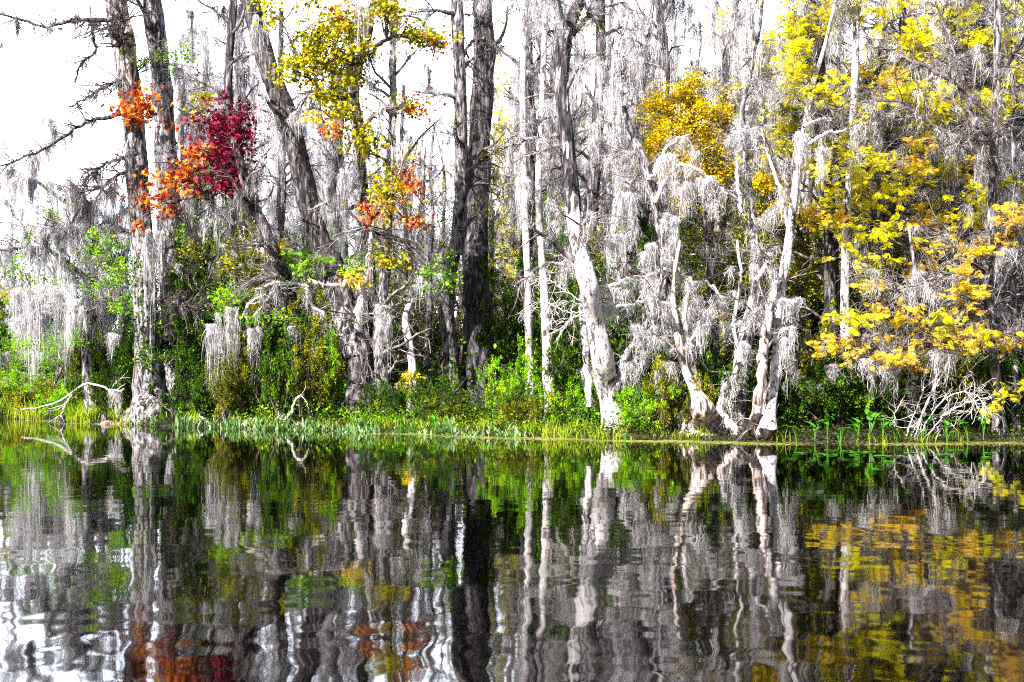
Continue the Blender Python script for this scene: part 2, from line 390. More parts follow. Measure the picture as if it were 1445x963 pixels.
def copy_thing(src, loc, rz, sc, label, group=None):
    r = src.copy(); C.objects.link(r)
    r.location = tuple(loc); r.rotation_euler = (0, 0, rz); r.scale = sc if isinstance(sc, tuple) else (sc, sc, sc)
    r['label'] = label
    if group: r['group'] = group
    for ch in src.children:
        c = ch.copy(); C.objects.link(c); c.parent = r
        for g in ch.children:
            d = g.copy(); C.objects.link(d); d.parent = c
    return r

# ------------------------------------------------------------------ the setting: ground and water
_sh_px = np.array([(-60, 588), (0, 590), (120, 597), (250, 603), (400, 606), (560, 611), (700, 616), (860, 621), (960, 622), (1100, 625), (1250, 625), (1445, 624), (1520, 624)], float)
_shY = EYE * F_PX / (_sh_px[:, 1] - HY); _shX = (_sh_px[:, 0] - CX) / F_PX * _shY
def shore(X): return np.interp(X, _shX, _shY) + 0.18 * np.sin(2.1 * X) + 0.12 * np.sin(5.3 * X + 1)
def ground_z(X, Y):
    d = Y - shore(X)
    z = np.interp(d, [-40, -8, -2, -0.5, 0, 0.4, 1.2, 4, 15, 60, 400, 3000], [-1.6, -1.4, -0.5, -0.12, 0, 0.06, 0.14, 0.24, 0.45, 0.7, 1.2, 2])
    return z + np.where(d > 0, np.minimum(d, 3) / 3, 0) * 0.05 * (np.sin(1.3 * X + 0.7 * Y) + np.sin(2.9 * X - 1.9 * Y))
def gz(X, Y): return float(ground_z(np.array([X]), np.array([Y]))[0])
def base_at(px, Y):
    X = (px - CX) / F_PX * Y
    return np.array([X, Y, gz(X, Y)])
def shore_px(px):
    return EYE * F_PX / (np.interp(px, _sh_px[:, 0], _sh_px[:, 1]) - HY)

def setting():
    xs = np.concatenate([[-3000, -1000, -300, -120, -60], np.arange(-40, 40.1, 0.5), [60, 120, 300, 1000, 3000]])
    ys = np.concatenate([[-3000, -800, -200, -50, 0, 15, 22], np.arange(26, 56, 0.4), np.arange(56, 110, 3), [130, 200, 500, 1500, 4000]])
    X, Y = np.meshgrid(xs, ys); Z = ground_z(X.ravel(), Y.ravel())
    nx, ny = len(xs), len(ys)
    i = np.arange(ny - 1)[:, None] * nx + np.arange(nx - 1)[None]
    f = np.stack([i, i + 1, i + nx + 1, i + nx], -1).reshape(-1, 4)
    g = MB().add(np.stack([X.ravel(), Y.ravel(), Z], 1), f).build('ground', 'ground')
    tag(g, 'dark leaf strewn forest floor rising from the river bank', 'ground', kind='structure')
    w = MB().add([(-3000, -3000, 0), (3000, -3000, 0), (3000, 200, 0), (-3000, 200, 0)], [[0, 1, 2, 3]]).build('water', 'water')
    tag(w, 'dark rippled river water mirroring the mossy trees', 'water', kind='structure')
setting()

# ------------------------------------------------------------------ hand placed trees
def jit_depth(rng, n, a):
    d = np.cumsum(rng.standard_normal(n)) * a
    return d - d[0]

def px_path(rows, Y, rng=None, dj=0.0):
    """rows (px, py, width_px) from the base up -> world points, radii"""
    rows = np.array(rows, float)
    yy = Y + (jit_depth(rng, len(rows), dj) if rng is not None and dj else np.zeros(len(rows)))
    pts = np.array([P(a, b, y) for (a, b, _), y in zip(rows, yy)])
    return pts, rows[:, 2] / 2 / F_PX * Y

class Tree:
    def __init__(s, name, label, rows, Y, mat, seed, cat='tree', group=None, flute=0.0, fl_h=0.8, top=None, dj=0.25, lumps=0.05, ns=20, K=48, tw='twig'):
        s.rng = np.random.default_rng(seed); s.Y = Y; s.mat = mat; s.tw = tw
        pts, rad = px_path(rows, Y, s.rng, dj)
        g = gz(pts[0, 0], pts[0, 1])
        if pts[0, 2] > g - 0.05:                         # root the trunk in the ground
            pts = np.vstack([[pts[0, 0], pts[0, 1], min(g - 0.15, pts[0, 2] - 0.1)], pts]); rad = np.concatenate([[rad[0] * 1.06], rad])
        if top:                                           # the part of the tree above the photograph's frame
            d = nrm(pts[-1] - pts[-2]); hh = top - pts[-1, 2]
            if hh > 0.3:
                d = nrm(d + np.array([0, 0, 0.6])); n = 3
                for k in range(n):
                    pts = np.vstack([pts, pts[-1] + d * hh / n / max(d[2], 0.3) + s.rng.standard_normal(3) * np.array([0.15, 0.15, 0])])
                    rad = np.append(rad, rad[-1] * (0.72 if k < n - 1 else 0.35))
        s.base = pts[0].copy(); s.base[2] = max(g, pts[0, 2])
        s.root = thing(name, s.base, label, cat, group)
        mb = MB(); s.pt, s.r = trunk_mesh(mb, pts, rad, s.rng, K, ns, flute, fl_h, lumps)
        mb.build('trunk', mat, s.root, s.base)
        s.PP = [s.pt[None]]; s.RR = [s.r[None]]
        s.moss = MB(); s.twigs = MB(); s.limbs = []
    def limb(s, rows, mat=None, Y=None, end=None, K=24, name='limb', label=None, ns=8, dj=0.2, curl=0.02):
        Y = Y or s.Y
        pts, rad = px_path(rows, Y, s.rng, dj)
        pr = catmull(np.hstack([pts, rad[:, None]]), K)
        pr[1:, :3] += s.rng.standard_normal((K - 1, 3)) * curl
        mb = MB(); mb.add(*tubes(pr[None, :, :3], np.maximum(pr[None, :, 3], 0.006), ns, 1 + 0.08 * s.rng.standard_normal((1, K, ns))))
        o = mb.build(name, mat or s.mat, s.root, s.base)
        if label: o['label'] = label
        s.limbs.append((pr[None, :, :3], np.maximum(pr[None, :, 3], 0.006)))
        return s.limbs[-1]
    def branch(s, n1=14, n2=60, n3=260, h=(0.35, 1), l1=(1.2, 3.0), l2=(0.5, 1.3), l3=(0.2, 0.6), up=0.25, grav=-0.02, extra=True, r1=0.45):
        """random limbs, side branches and twigs"""
        rng = s.rng
        A = spawn(rng, s.pt[None], s.r[None], n1, h, (45, 85), l1, 10, up, 0.16, grav, r1, 0.3, rmax=0.09)
        s.A = A
        s.twigs.add(*tubes(*A, ns=6))
        # thinner shoots also leave the hand placed limbs
        Bs = [spawn(rng, *A, n2, (0.2, 1), (30, 70), l2, 7, 0.05, 0.22, grav, 0.6, 0.3, rmax=0.03)]
        for lb in s.limbs: Bs.append(spawn(rng, *lb, max(4, n2 // 8), (0.2, 1), (30, 75), l2, 7, 0.05, 0.22, grav, 0.6, 0.3, rmax=0.025))
        B = (np.concatenate([b[0] for b in Bs]), np.concatenate([b[1] for b in Bs]))
        s.B = B; s.twigs.add(*tubes(*B, ns=4))
        T = spawn(rng, *B, int(n3 * 1.8), (0.1, 1), (25, 75), l3, 5, 0.0, 0.25, grav, 0.6, 0.4, rmax=0.011, rmin=0.004)
        s.T = T; s.twigs.add(*tubes(*T, ns=3))
        return s
    def sleeve(s, z0, z1, mat, name, k=1.04, ns=20):
        m = (s.pt[:, 2] > z0) & (s.pt[:, 2] < z1); r = s.r[m] * k; r[0] *= 0.9
        mb = MB(); mb.add(*tubes(s.pt[m][None], r[None], ns, 1.06 + 0.09 * s.rng.standard_normal((1, m.sum(), ns)))); mb.build(name, mat, s.root, s.base)
    def hang(s, nb=40, ln=(0.4, 1.6), rad=0.12, n=28, w=0.013, src='AB', wander=0.06):
        rng = s.rng
        parts = []
        if 'A' in src: parts.append(points_on(rng, s.A[0], nb, (0.15, 1))[0])
        if 'B' in src: parts.append(points_on(rng, s.B[0], nb)[0])
        if 'L' in src:
            for lb in s.limbs: parts.append(points_on(rng, lb[0], max(3, nb // 6), (0.1, 1))[0])
        if 'T' in src: parts.append(points_on(rng, s.pt[None], nb // 2, (0.35, 0.95))[0])
        pos = np.concatenate(parts)
        l = ln[0] + (ln[1] - ln[0]) * rng.random(len(pos)) ** 2
        beards(rng, s.moss, pos, l, rad * rng.uniform(0.5, 1.3, len(pos)), n, w, wander)
        return s
    def spray(s, px, py, rx, ry, n, mat, kind='oval', size=0.07, Y=None, dz=0.5, sub=None, name='foliage', label=None, droop=0.3, spread=0.16, link=True, fill=0.0):
        """a spray of leaves at a place of the photograph, on a few shoots from the nearest limb"""
        rng = s.rng; Y = Y or s.Y
        c = P(px, py, Y); k = Y / F_PX; sub = sub or max(4, n // (14 if kind == 'feather' else 28))
        nl = int(np.clip(sub // 3, 2, 9)); lob = nrm(rng.standard_normal((nl, 3))) * rng.uniform(0.25, 1.0, (nl, 1))
        q = lob[rng.integers(0, nl, sub)] + rng.standard_normal((sub, 3)) * 0.26
        cen = c + q * np.array([rx * k, dz, ry * k])
        mb = MB()
        i = rng.integers(0, sub, n)
        if kind == 'feather':
            dr = rng.standard_normal((sub, 3)) * np.array([1, 0.9, 0.55]); dr[:, 2] -= 0.2; dr = nrm(dr)
            pr = nrm(np.cross(dr, [0, 0, 1.0]))
            u_ = rng.uniform(-0.5, 0.5, n)[:, None]; sgn = rng.choice([-1.0, 1.0], n)[:, None]
            pos = cen[i] + dr[i] * u_ * rng.uniform(0.35, 0.75, sub)[i][:, None] + rng.standard_normal((n, 3)) * 0.025
            mb.add(*leaves(rng, pos, size, kind, 0.15, 0.9, outward=2.2 * sgn * pr[i] + 1.4 * dr[i]))
            s.twigs.add(*tubes(np.stack([cen - dr * 0.4, cen + rng.standard_normal((sub, 3)) * 0.02, cen + dr * 0.42], 1), np.full((sub, 3), 0.005), 3))
        else:
            sg = spread * (1.15 if kind == 'maple' else 1.0) * rng.uniform(0.5, 1.6, sub)
            pos = cen[i] + rng.standard_normal((n, 3)) * sg[i][:, None] * np.array([1, 1, 0.6])
            mb.add(*leaves(rng, pos, size, kind, droop))
        o = mb.build(name, mat, s.root, s.base, smooth=False)
        if label: o['label'] = label
        if link:
            allp = np.concatenate([s.pt] + [l[0][0] for l in s.limbs])
            hub = allp[np.argmin(np.linalg.norm(allp - (c - np.array([0, 0, 0.2])), axis=1))]
            K = 7; t = np.linspace(0, 1, K)[None, :, None]
            m2 = hub * 0.6 + c * 0.4
            pp = hub + (cen[:, None] - hub) * t + (rng.standard_normal((sub, K, 3)) * 0.05 + np.array([0, 0, 0.25]) * np.sin(t * pi)) * np.sin(t * pi)
            s.twigs.add(*tubes(pp, np.linspace(0.016, 0.005, K)[None].repeat(sub, 0), 4))
            # little twigs inside the spray
            T = spawn(rng, pp, np.full((sub, K), 0.008), sub * 3, (0.6, 1), (20, 80), (0.15, 0.45), 4, 0, 0.3, -0.03, 0.7, 0.5, rmin=0.0035)
            s.twigs.add(*tubes(*T, ns=3))
        return s
    def foliage(s, n, mat, kind='oval', size=0.07, src='T', spread=0.06, name='foliage', droop=0.3, u=(0.2, 1), hmax=None):
        PPs = {'T': 'T', 'B': 'B'}[src]
        pos, t = points_on(s.rng, getattr(s, PPs)[0], n, u)
        pos = pos + s.rng.standard_normal(pos.shape) * spread
        MB().add(*leaves(s.rng, pos, size, kind, droop, outward=t * 0.6)).build(name, mat, s.root, s.base, smooth=False)
        return s
    def done(s, moss='moss'):
        if s.twigs.v: s.twigs.build('crown', s.tw, s.root, s.base)
        if s.moss.v: s.moss.build('hanging_moss', moss, s.root, s.base, smooth=False)
        return s

def beard_thing(label, px, y0, y1, wpx, Y, seed, n=90, w=0.012, mat='moss', group='beards of hanging moss', lean=0.0, name='moss_beard', rows=None, wander=0.05, sub=None):
    """one distinct beard of Spanish moss hanging at a place of the photograph"""
    rng = np.random.default_rng(seed); k = Y / F_PX
    mb = MB(); top = P(px, y0, Y); ln = (y1 - y0) * k; R = wpx * k / 2
    sub = sub or max(3, int(wpx / 4.5))
    pos = top + np.stack([np.linspace(-R, R, sub) * 0.8 + rng.standard_normal(sub) * 0.03, rng.standard_normal(sub) * max(R, 0.06) * 0.5, -np.abs(rng.standard_normal(sub)) * 0.10 * ln], 1)
    l = ln * rng.uniform(0.25, 0.9, sub); l[rng.integers(sub)] = ln
    beards(rng, mb, pos, l, max(R / sub * 1.1, 0.032) * rng.uniform(0.7, 1.5, sub), n, w, wander, lean)
    o = mb.build(name, mat, None, top, smooth=False)
    return tag(o, label, 'moss', group)

# ================================================================== the named trees of the front of the wood (rows: px, py, width in px, from the root up)
# the old grey cypress with the tan scar, leaning out over the left bank
T_scar = Tree('cypress_tree', 'massive grey cypress with flared foot and tan scar high on its trunk', 
    [(214, 591, 74), (215, 578, 62), (213, 560, 52), (210, 530, 43), (207, 470, 35), (204, 400, 32), (199, 330, 31), (194, 250, 31), (189, 180, 31), (181, 110, 31), (163, 0, 31)],
    40.6, 'bark_grey', 11, tw='twig_dark', flute=0.13, fl_h=0.9, top=15, ns=28, K=64, lumps=0.035)
for rows in ([(176, 26, 9), (149, 29, 7), (113, 26, 6), (79, 34, 5), (58, 38, 4), (24, 26, 4), (-20, 18, 3), (-70, 30, 2)],
             [(178, 44, 6), (149, 41, 5), (130, 42, 4), (134, 72, 4), (116, 89, 3), (104, 118, 2)],
             [(183, 108, 6), (161, 116, 5), (137, 130, 4), (99, 151, 2.5)],
             [(186, 160, 8), (140, 168, 6), (113, 178, 5), (72, 206, 4), (24, 226, 3), (-12, 238, 2)],
             [(192, 218, 6), (170, 224, 5), (147, 233, 4), (118, 255, 2.5)],
             [(196, 240, 6), (168, 246, 5), (140, 266, 4), (112, 268, 2)],
             [(205, 430, 9), (230, 425, 8), (255, 430, 5), (290, 440, 3)]):
    T_scar.limb(rows, 'bark_dark')
MB().add(*tubes(np.array([[P(176 + 0.078 * y, y, 40.16) for y in np.linspace(26, 122, 9)]]) , np.array([[0.05, 0.16, 0.2, 0.22, 0.22, 0.21, 0.19, 0.12, 0.03]]), 14)).build('bare_scar', 'bark_tan', T_scar.root, T_scar.base)
T_scar.branch(5, 260, 1300, (0.55, 1), (1.5, 3.5), (0.3, 1.3), (0.15, 0.5)).hang(60, (0.2, 1.2), 0.08, 26, src='BL')
T_scar.spray(192, 150, 48, 32, 420, 'orange', 'maple', 0.16, Y=39.6, label='orange leaf spray in front of the trunk')
T_scar.spray(225, 92, 36, 26, 260, 'lime', 'oval', 0.09, Y=39.8, label='fresh green leaf spray')
T_scar.spray(262, 60, 22, 40, 200, 'lime', 'oval', 0.09, Y=40.0)
T_scar.spray(197, 410, 12, 60, 420, 'shrub', 'oval', 0.11, Y=40.0, link=False, name='ivy', label='dark ivy climbing the trunk')
T_scar.spray(204, 500, 16, 40, 300, 'shrub', 'oval', 0.11, Y=40.0, link=False, name='ivy', label='dark ivy climbing the trunk')
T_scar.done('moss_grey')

T_behind = Tree('cypress_tree', 'straight dark grey cypress close behind the scarred cypress',
    [(248, 560, 60), (246, 500, 44), (245, 430, 36), (240, 330, 34), (236, 250, 32), (232, 170, 30), (225, 90, 28), (215, 0, 27)], 43, 'bark_grey', 12, flute=0.12, top=15, ns=22)
T_behind.branch(10, 60, 300, (0.55, 1), (1.2, 3.0)).hang(80, (0.4, 2.2), 0.11, 30, src='AB')
T_behind.done('moss_grey')

# the leaning maple-like tree with silver front and hollow dark foot
T_lean = Tree('leaning_tree', 'dark leaning tree with a silver streaked lower trunk and hollow foot',
    [(513, 590, 66), (512, 570, 54), (510, 545, 40), (503, 500, 34), (489, 457, 33), (477, 406, 31), (463, 365, 29), (446, 325, 30), (424, 240, 30), (400, 150, 29), (372, 75, 26), (352, 0, 25)],
    39.6, 'bark_dark', 13, flute=0.18, fl_h=0.8, top=14, ns=24, K=64, lumps=0.09)
for rows in ([(507, 510, 20), (511, 498, 18), (505, 457, 14), (511, 416, 11), (520, 370, 8), (524, 320, 5)],
             [(480, 412, 9), (487, 399, 8), (502, 404, 7), (518, 412, 6), (541, 426, 5), (559, 419, 3)],
             [(476, 404, 8), (459, 402, 7), (436, 398, 6), (434, 419, 5), (442, 433, 5), (456, 443, 4), (464, 468, 3)],
             [(440, 402, 6), (428, 402, 5), (394, 399, 5), (362, 409, 3)], [(400, 401, 4), (387, 409, 4), (360, 447, 3)],
             [(486, 440, 6), (492, 470, 5), (497, 500, 4), (503, 540, 3)]):
    T_lean.limb(rows, 'dead', Y=39.2)
T_lean.limb([(508, 588, 60), (530, 575, 50), (528, 545, 30), (516, 515, 16)], 'bark_rot', name='root_buttress', Y=39.8)
T_lean.sleeve(1.7, 4.0, 'bark_grey', 'silver_bark')
T_lean.branch(8, 40, 160, (0.5, 1), (0.8, 2.4)).hang(44, (0.4, 1.8), 0.12, 30, src='AL')
T_lean.spray(430, 365, 30, 14, 120, 'lime', 'feather', 0.2, Y=39.2, label='bright green feathery spray')
T_lean.spray(400, 450, 30, 16, 260, 'lime', 'oval', 0.11, Y=39.0, label='bright lime leaf spray')
T_lean.spray(448, 480, 26, 16, 220, 'lime', 'oval', 0.11, Y=38.9, label='bright lime leaf spray')
T_lean.spray(395, 350, 30, 14, 90, 'amber', 'maple', 0.12, Y=39.8)
T_lean.done()

T_lean2 = Tree('leaning_tree', 'thinner leaning trunk left of the silver streaked leaner, rising into crimson leaves',
    [(428, 560, 20), (420, 480, 17), (408, 410, 16), (392, 365, 16), (372, 320, 15), (350, 270, 14), (332, 200, 13), (322, 120, 12), (330, 0, 10)], 40.4, 'bark_dark', 14, top=11, ns=14)
T_lean2.limb([(350, 270, 9), (325, 262, 7), (295, 270, 5), (250, 285, 3)], Y=39.6)
T_lean2.limb([(336, 210, 8), (310, 205, 6), (280, 190, 4)], Y=39.6)
T_lean2.branch(10, 60, 300, (0.45, 1), (0.8, 2.2)).hang(44, (0.5, 2.2), 0.12, 30, src='AL')
T_lean2.spray(318, 165, 42, 40, 900, 'crimson', 'maple', 0.13, Y=39.4, label='crimson leaf spray')
T_lean2.spray(328, 240, 36, 52, 900, 'crimson', 'maple', 0.13, Y=39.5, label='crimson leaf spray, deep red')
T_lean2.spray(275, 145, 24, 14, 110, 'maple', 'maple', 0.12, Y=39.4, label='yellow leaf spray')
T_lean2.spray(262, 245, 40, 30, 360, 'orange', 'maple', 0.16, Y=39.3, label='orange leaf spray')
T_lean2.spray(225, 288, 32, 24, 300, 'orange', 'maple', 0.12, Y=39.3, label='orange leaf spray')
T_lean2.spray(202, 318, 12, 12, 50, 'orange', 'maple', 0.12, Y=39.3)
T_lean2.spray(328, 205, 48, 56, 900, 'crimson', 'maple', 0.13, Y=39.6, label='crimson leaf spray')
T_lean2.spray(300, 210, 30, 26, 150, 'orange', 'maple', 0.14, Y=39.4)
T_lean2.spray(335, 345, 34, 18, 220, 'vine', 'oval', 0.10, Y=39.6)
T_lean2.spray(270, 355, 40, 26, 420, 'vine', 'oval', 0.10, Y=40)
T_lean2.spray(345, 385, 40, 34, 560, 'vine', 'oval', 0.10, Y=40)
T_lean2.spray(328, 412, 30, 18, 300, 'lime', 'oval', 0.11, Y=39.2, label='bright lime leaf spray')
T_lean2.spray(314, 436, 24, 12, 260, 'lime', 'oval', 0.11, Y=38.6, label='bright lime leaf spray over the moss tails')
T_lean2.spray(360, 452, 14, 7, 90, 'lime', 'oval', 0.11, Y=38.6)
T_lean2.done('moss_grey')

# the maple with yellow, green and red leaves at the top
T_maple = Tree('maple_tree', 'slender maple crowned with yellow green leaves touched with red',
    [(530, 575, 16), (527, 480, 14), (523, 400, 14), (518, 320, 14), (511, 240, 13), (507, 192, 13), (501, 130, 13), (507, 89, 12), (522, 41, 10), (520, 0, 9)], 40.8, 'bark_dark', 15, top=11, ns=14)
T_maple.limb([(500, 135, 8), (470, 140, 7), (445, 120, 5), (425, 90, 4)], 'twig_dark', Y=38.4)
T_maple.limb([(507, 92, 7), (540, 60, 6), (580, 50, 5), (624, 66, 3)], 'twig_dark', Y=38.3)
T_maple.limb([(508, 200, 7), (525, 165, 6), (548, 155, 5), (585, 155, 4)], 'twig_dark', Y=38.4)
T_maple.limb([(516, 320, 7), (540, 290, 6), (560, 262, 5), (572, 240, 3)], 'twig_dark', Y=38.3)
T_maple.branch(8, 60, 300, (0.35, 1), (0.6, 1.8)).hang(44, (0.5, 2.0), 0.10, 30, src='AL')
for (px, py, rx, ry, n, mat, lb) in (
        (455, 45, 46, 36, 700, 'maple', None), (480, 95, 52, 34, 700, 'maple', None), (420, 85, 22, 26, 240, 'maple', None), (530, 18, 28, 18, 260, 'maple', None),
        (575, 48, 42, 13, 260, 'maple', None), (612, 58, 18, 10, 90, 'orange', 'orange red leaf spray'), (470, 125, 26, 22, 260, 'maple', None),
        (390, 20, 16, 22, 130, 'maple', None), (480, 22, 18, 14, 110, 'orange', 'orange leaf spray'), (500, 160, 34, 14, 170, 'maple', None), (468, 165, 22, 10, 80, 'amber', None),
        (565, 140, 13, 14, 80, 'maple', None), (588, 155, 13, 9, 80, 'orange', 'orange red leaf spray'), (515, 205, 20, 30, 230, 'maple', None), (480, 185, 14, 10, 60, 'orange', None),
        (555, 240, 20, 14, 110, 'maple', None), (570, 262, 16, 26, 110, 'orange', None), (545, 300, 20, 14, 90, 'amber', None), (520, 300, 16, 14, 60, 'orange', None), (590, 305, 16, 12, 60, 'orange', None),
        (545, 272, 16, 14, 90, 'maple', None)):
    T_maple.spray(px, py, rx * 1.1, ry * 1.1, int(n * 2.0), mat, 'maple', 0.115, Y=38.3 + 0.2 * ((px * 7) % 5 - 2) / 2, dz=0.7, label=lb)
for (px, py, rx, ry, n, mat) in ((545, 375, 36, 26, 260, 'maple'), (610, 380, 22, 30, 240, 'lime'), (490, 370, 20, 10, 90, 'lime'), (440, 385, 16, 10, 60, 'lime'), (515, 395, 24, 12, 90, 'amber')):
    T_maple.spray(px, py, rx * 1.2, ry * 1.2, int(n * 1.6), mat, 'maple', 0.11, Y=38.9)
T_maple.done('moss_grey')

T_birch = Tree('slender_tree', 'slender pale crooked trunk between the hollow footed leaner and twin cypresses',
    [(579, 582, 13), (583, 540, 12), (579, 491, 11), (572, 450, 10), (583, 416, 10), (586, 378, 9), (574, 340, 8), (572, 300, 7), (566, 220, 6), (570, 120, 5)], 38.4, 'bark_pale', 16, top=9, ns=12)
T_birch.branch(10, 40, 200, (0.5, 1), (0.5, 1.4)).hang(30, (0.4, 1.4), 0.08, 22, src='AB')
T_birch.spray(575, 548, 26, 34, 190, 'amber', 'kite', 0.10, Y=38.2, label='amber leaf spray low on the trunk')
T_birch.done()

# the twin dark trunks
T_twin = Tree('cypress_tree', 'narrower left trunk of the twin dark cypresses',
    [(640, 575, 34), (636, 520, 24), (632, 463, 21), (631, 423, 20), (638, 371, 20), (648, 320, 20), (651, 200, 18), (648, 100, 17), (645, 0, 17)], 43.2, 'bark_grey', 17, flute=0.1, top=15, ns=18)
T_twin.branch(12, 60, 320, (0.45, 1), (0.8, 2.4)).hang(36, (0.5, 1.8), 0.09, 26, src='AB').done('moss_grey')
T_twin2 = Tree('cypress_tree', 'thick straight blackish trunk, the broader of the twin dark cypresses',
    [(682, 585, 64), (678, 540, 46), (674, 463, 39), (671, 400, 37), (671, 320, 36), (675, 240, 33), (680, 150, 31), (683, 60, 29), (683, 0, 28)], 44, 'bark_dark', 18, flute=0.14, fl_h=1.1, top=16, ns=26)
T_twin2.limb([(684, 55, 6), (664, 62, 5), (650, 90, 3)], 'twig')
T_twin2.limb([(690, 25, 5), (668, 22, 4), (640, 20, 3)], 'twig')
T_twin2.branch(10, 50, 240, (0.5, 1), (0.8, 2.4)).hang(24, (0.5, 1.8), 0.10, 26, src='AB')
T_twin2.spray(690, 225, 18, 12, 70, 'maple', 'kite', 0.11, Y=42.8, label='yellow leaf spray in front of the dark trunk')
T_twin2.spray(670, 300, 22, 30, 100, 'maple', 'kite', 0.11, Y=42.6)
T_twin2.done('moss_grey')

# slim pale trunks
T_h = Tree('slender_tree', 'thin straight whitish trunk standing left of the white pole-like trunk',
    [(748, 566, 15), (747, 500, 12), (746, 423, 11), (742, 330, 10), (740, 230, 9), (738, 120, 9), (742, 0, 8)], 40, 'bark_pale', 21, top=13, ns=14)
T_h.branch(14, 60, 300, (0.45, 1), (0.6, 2.0)).hang(40, (0.4, 1.5), 0.10, 24, src='AB').done()
T_i = Tree('slender_tree', 'white pole-like trunk bare almost to the grass, left of the fat white tree',
    [(778, 604, 21), (777, 580, 18), (774, 526, 16), (769, 423, 12), (763, 340, 10), (760, 250, 9), (766, 120, 8), (770, 0, 7)], 35, 'bark_pale', 22, top=11, ns=16)
T_i.branch(12, 50, 260, (0.5, 1), (0.5, 1.6)).hang(34, (0.4, 1.4), 0.09, 24, src='AB').done()

# fat white tree
T_fat = Tree('white_barked_tree', 'fat white trunk at the water edge turning dark and crooked towards its top',
    [(868, 612, 44), (866, 594, 35), (858, 550, 31), (850, 505, 29), (840, 457, 27), (830, 405, 25), (820, 360, 23), (812, 325, 20), (806, 260, 19), (801, 206, 18), (793, 137, 18), (794, 70, 20), (806, 30, 17), (818, 0, 14)],
    32.9, 'bark_pale', 23, flute=0.05, top=11, ns=24, K=64, lumps=0.06)
T_fat.limb([(833, 575, 11), (829, 530, 10), (826, 498, 10), (823, 440, 10), (824, 410, 9)], 'bark_pale', Y=32.75, label='thin white second stem')
T_fat.limb([(866, 560, 12), (880, 520, 11), (886, 500, 10), (905, 470, 9), (925, 430, 7), (935, 380, 5), (934, 330, 3)], 'bark_grey', Y=32.6, label='grey mossy limb leaning right')
T_fat.limb([(808, 50, 8), (830, 20, 7), (838, 0, 6), (846, -40, 4)], 'bark_dark', Y=33)
T_fat.limb([(800, 190, 8), (770, 195, 6), (735, 195, 5), (716, 180, 3)], 'twig')
T_fat.limb([(818, 340, 6), (795, 372, 5), (770, 373, 4), (730, 400, 3)], 'twig')
T_fat.limb([(832, 415, 6), (870, 400, 5), (905, 390, 3)], 'dead', Y=32.5)
T_fat.limb([(836, 430, 6), (880, 432, 5), (925, 420, 3)], 'dead', Y=32.4)
T_fat.sleeve(4.9, 20, 'bark_dark', 'upper_trunk')
T_fat.sleeve(-0.3, 0.32, 'bark_tan', 'stained_foot', 1.03)
T_fat.branch(12, 60, 260, (0.35, 1), (0.6, 2.0), (0.4, 1.2), (0.15, 0.5)).hang(40, (0.3, 1.3), 0.10, 30, src='ABL')
T_fat.spray(825, 28, 16, 14, 60, 'maple', 'kite', 0.10, Y=32.6)
T_fat.foliage(260, 'rust', 'kite', 0.07, 'T')
T_fat.done()

# mossy snag in the middle with the cape of moss
T_cape = Tree('mossy_snag', 'broken leaning snag wearing a cape of pale moss below the golden bush',
    [(962, 600, 16), (955, 520, 15), (948, 440, 14), (936, 340, 15), (919, 262, 15), (902, 215, 13), (892, 192, 11), (880, 150, 6)], 33.6, 'bark_grey', 24, ns=14)
T_cape.limb([(925, 285, 8), (950, 240, 6), (975, 235, 5), (1001, 253, 5), (1025, 272, 4), (1047, 286, 3)], 'dead', Y=33)
T_cape.limb([(915, 255, 6), (945, 205, 4), (970, 190, 2)], 'dead', Y=33)
T_cape.limb([(938, 350, 7), (970, 395, 5), (1000, 400, 4), (1020, 420, 3)], 'dead', Y=32.9)
T_cape.limb([(940, 380, 6), (905, 395, 5), (880, 425, 4), (850, 440, 2)], 'dead', Y=33)
T_cape.branch(8, 40, 160, (0.3, 0.8), (0.5, 1.4), (0.4, 1.1), (0.15, 0.5)).hang(44, (0.3, 1.0), 0.12, 34, src='ABL')
T_cape.foliage(200, 'rust', 'kite', 0.07, 'T')
T_cape.done()

# the buttressed stump with forked stems at the waterline
T_stump = Tree('buttressed_tree', 'ribbed tan stump at the waterline sprouting thin white stems',
    [(990, 619, 62), (991, 606, 50), (992, 592, 38), (991, 578, 28), (987, 566, 22), (977, 545, 13), (966, 520, 11), (957, 480, 10), (953, 450, 9), (950, 400, 7), (960, 340, 5)], 32.0, 'bark_tan', 25, flute=0.26, fl_h=0.9, ns=30, K=56)
T_stump.limb([(993, 582, 14), (988, 555, 10), (978, 520, 9), (971, 480, 8), (968, 440, 7), (975, 390, 5)], 'bark_pale', Y=32.1)
T_stump.limb([(1000, 600, 16), (1012, 588, 12), (1018, 562, 10), (1027, 544, 9), (1038, 530, 9), (1044, 515, 8)], 'bark_pale', Y=31.9)
T_stump.limb([(1012, 580, 9), (1024, 590, 12), (1034, 606, 14), (1044, 618, 18)], 'bark_tan', Y=31.8)
T_stump.limb([(1006, 590, 14), (1016, 605, 18), (1020, 620, 22)], 'bark_rot', Y=32.2)
T_stump.limb([(962, 505, 5), (985, 470, 5), (998, 455, 4), (1006, 430, 3)], 'dead', Y=31.8)
T_stump.limb([(955, 465, 5), (940, 430, 4), (915, 425, 3)], 'dead', Y=31.8)
T_stump.branch(6, 24, 90, (0.55, 1), (0.5, 1.5), (0.3, 1.0), (0.15, 0.4)).hang(30, (0.3, 1.2), 0.09, 28, src='ABL')
T_stump.done()

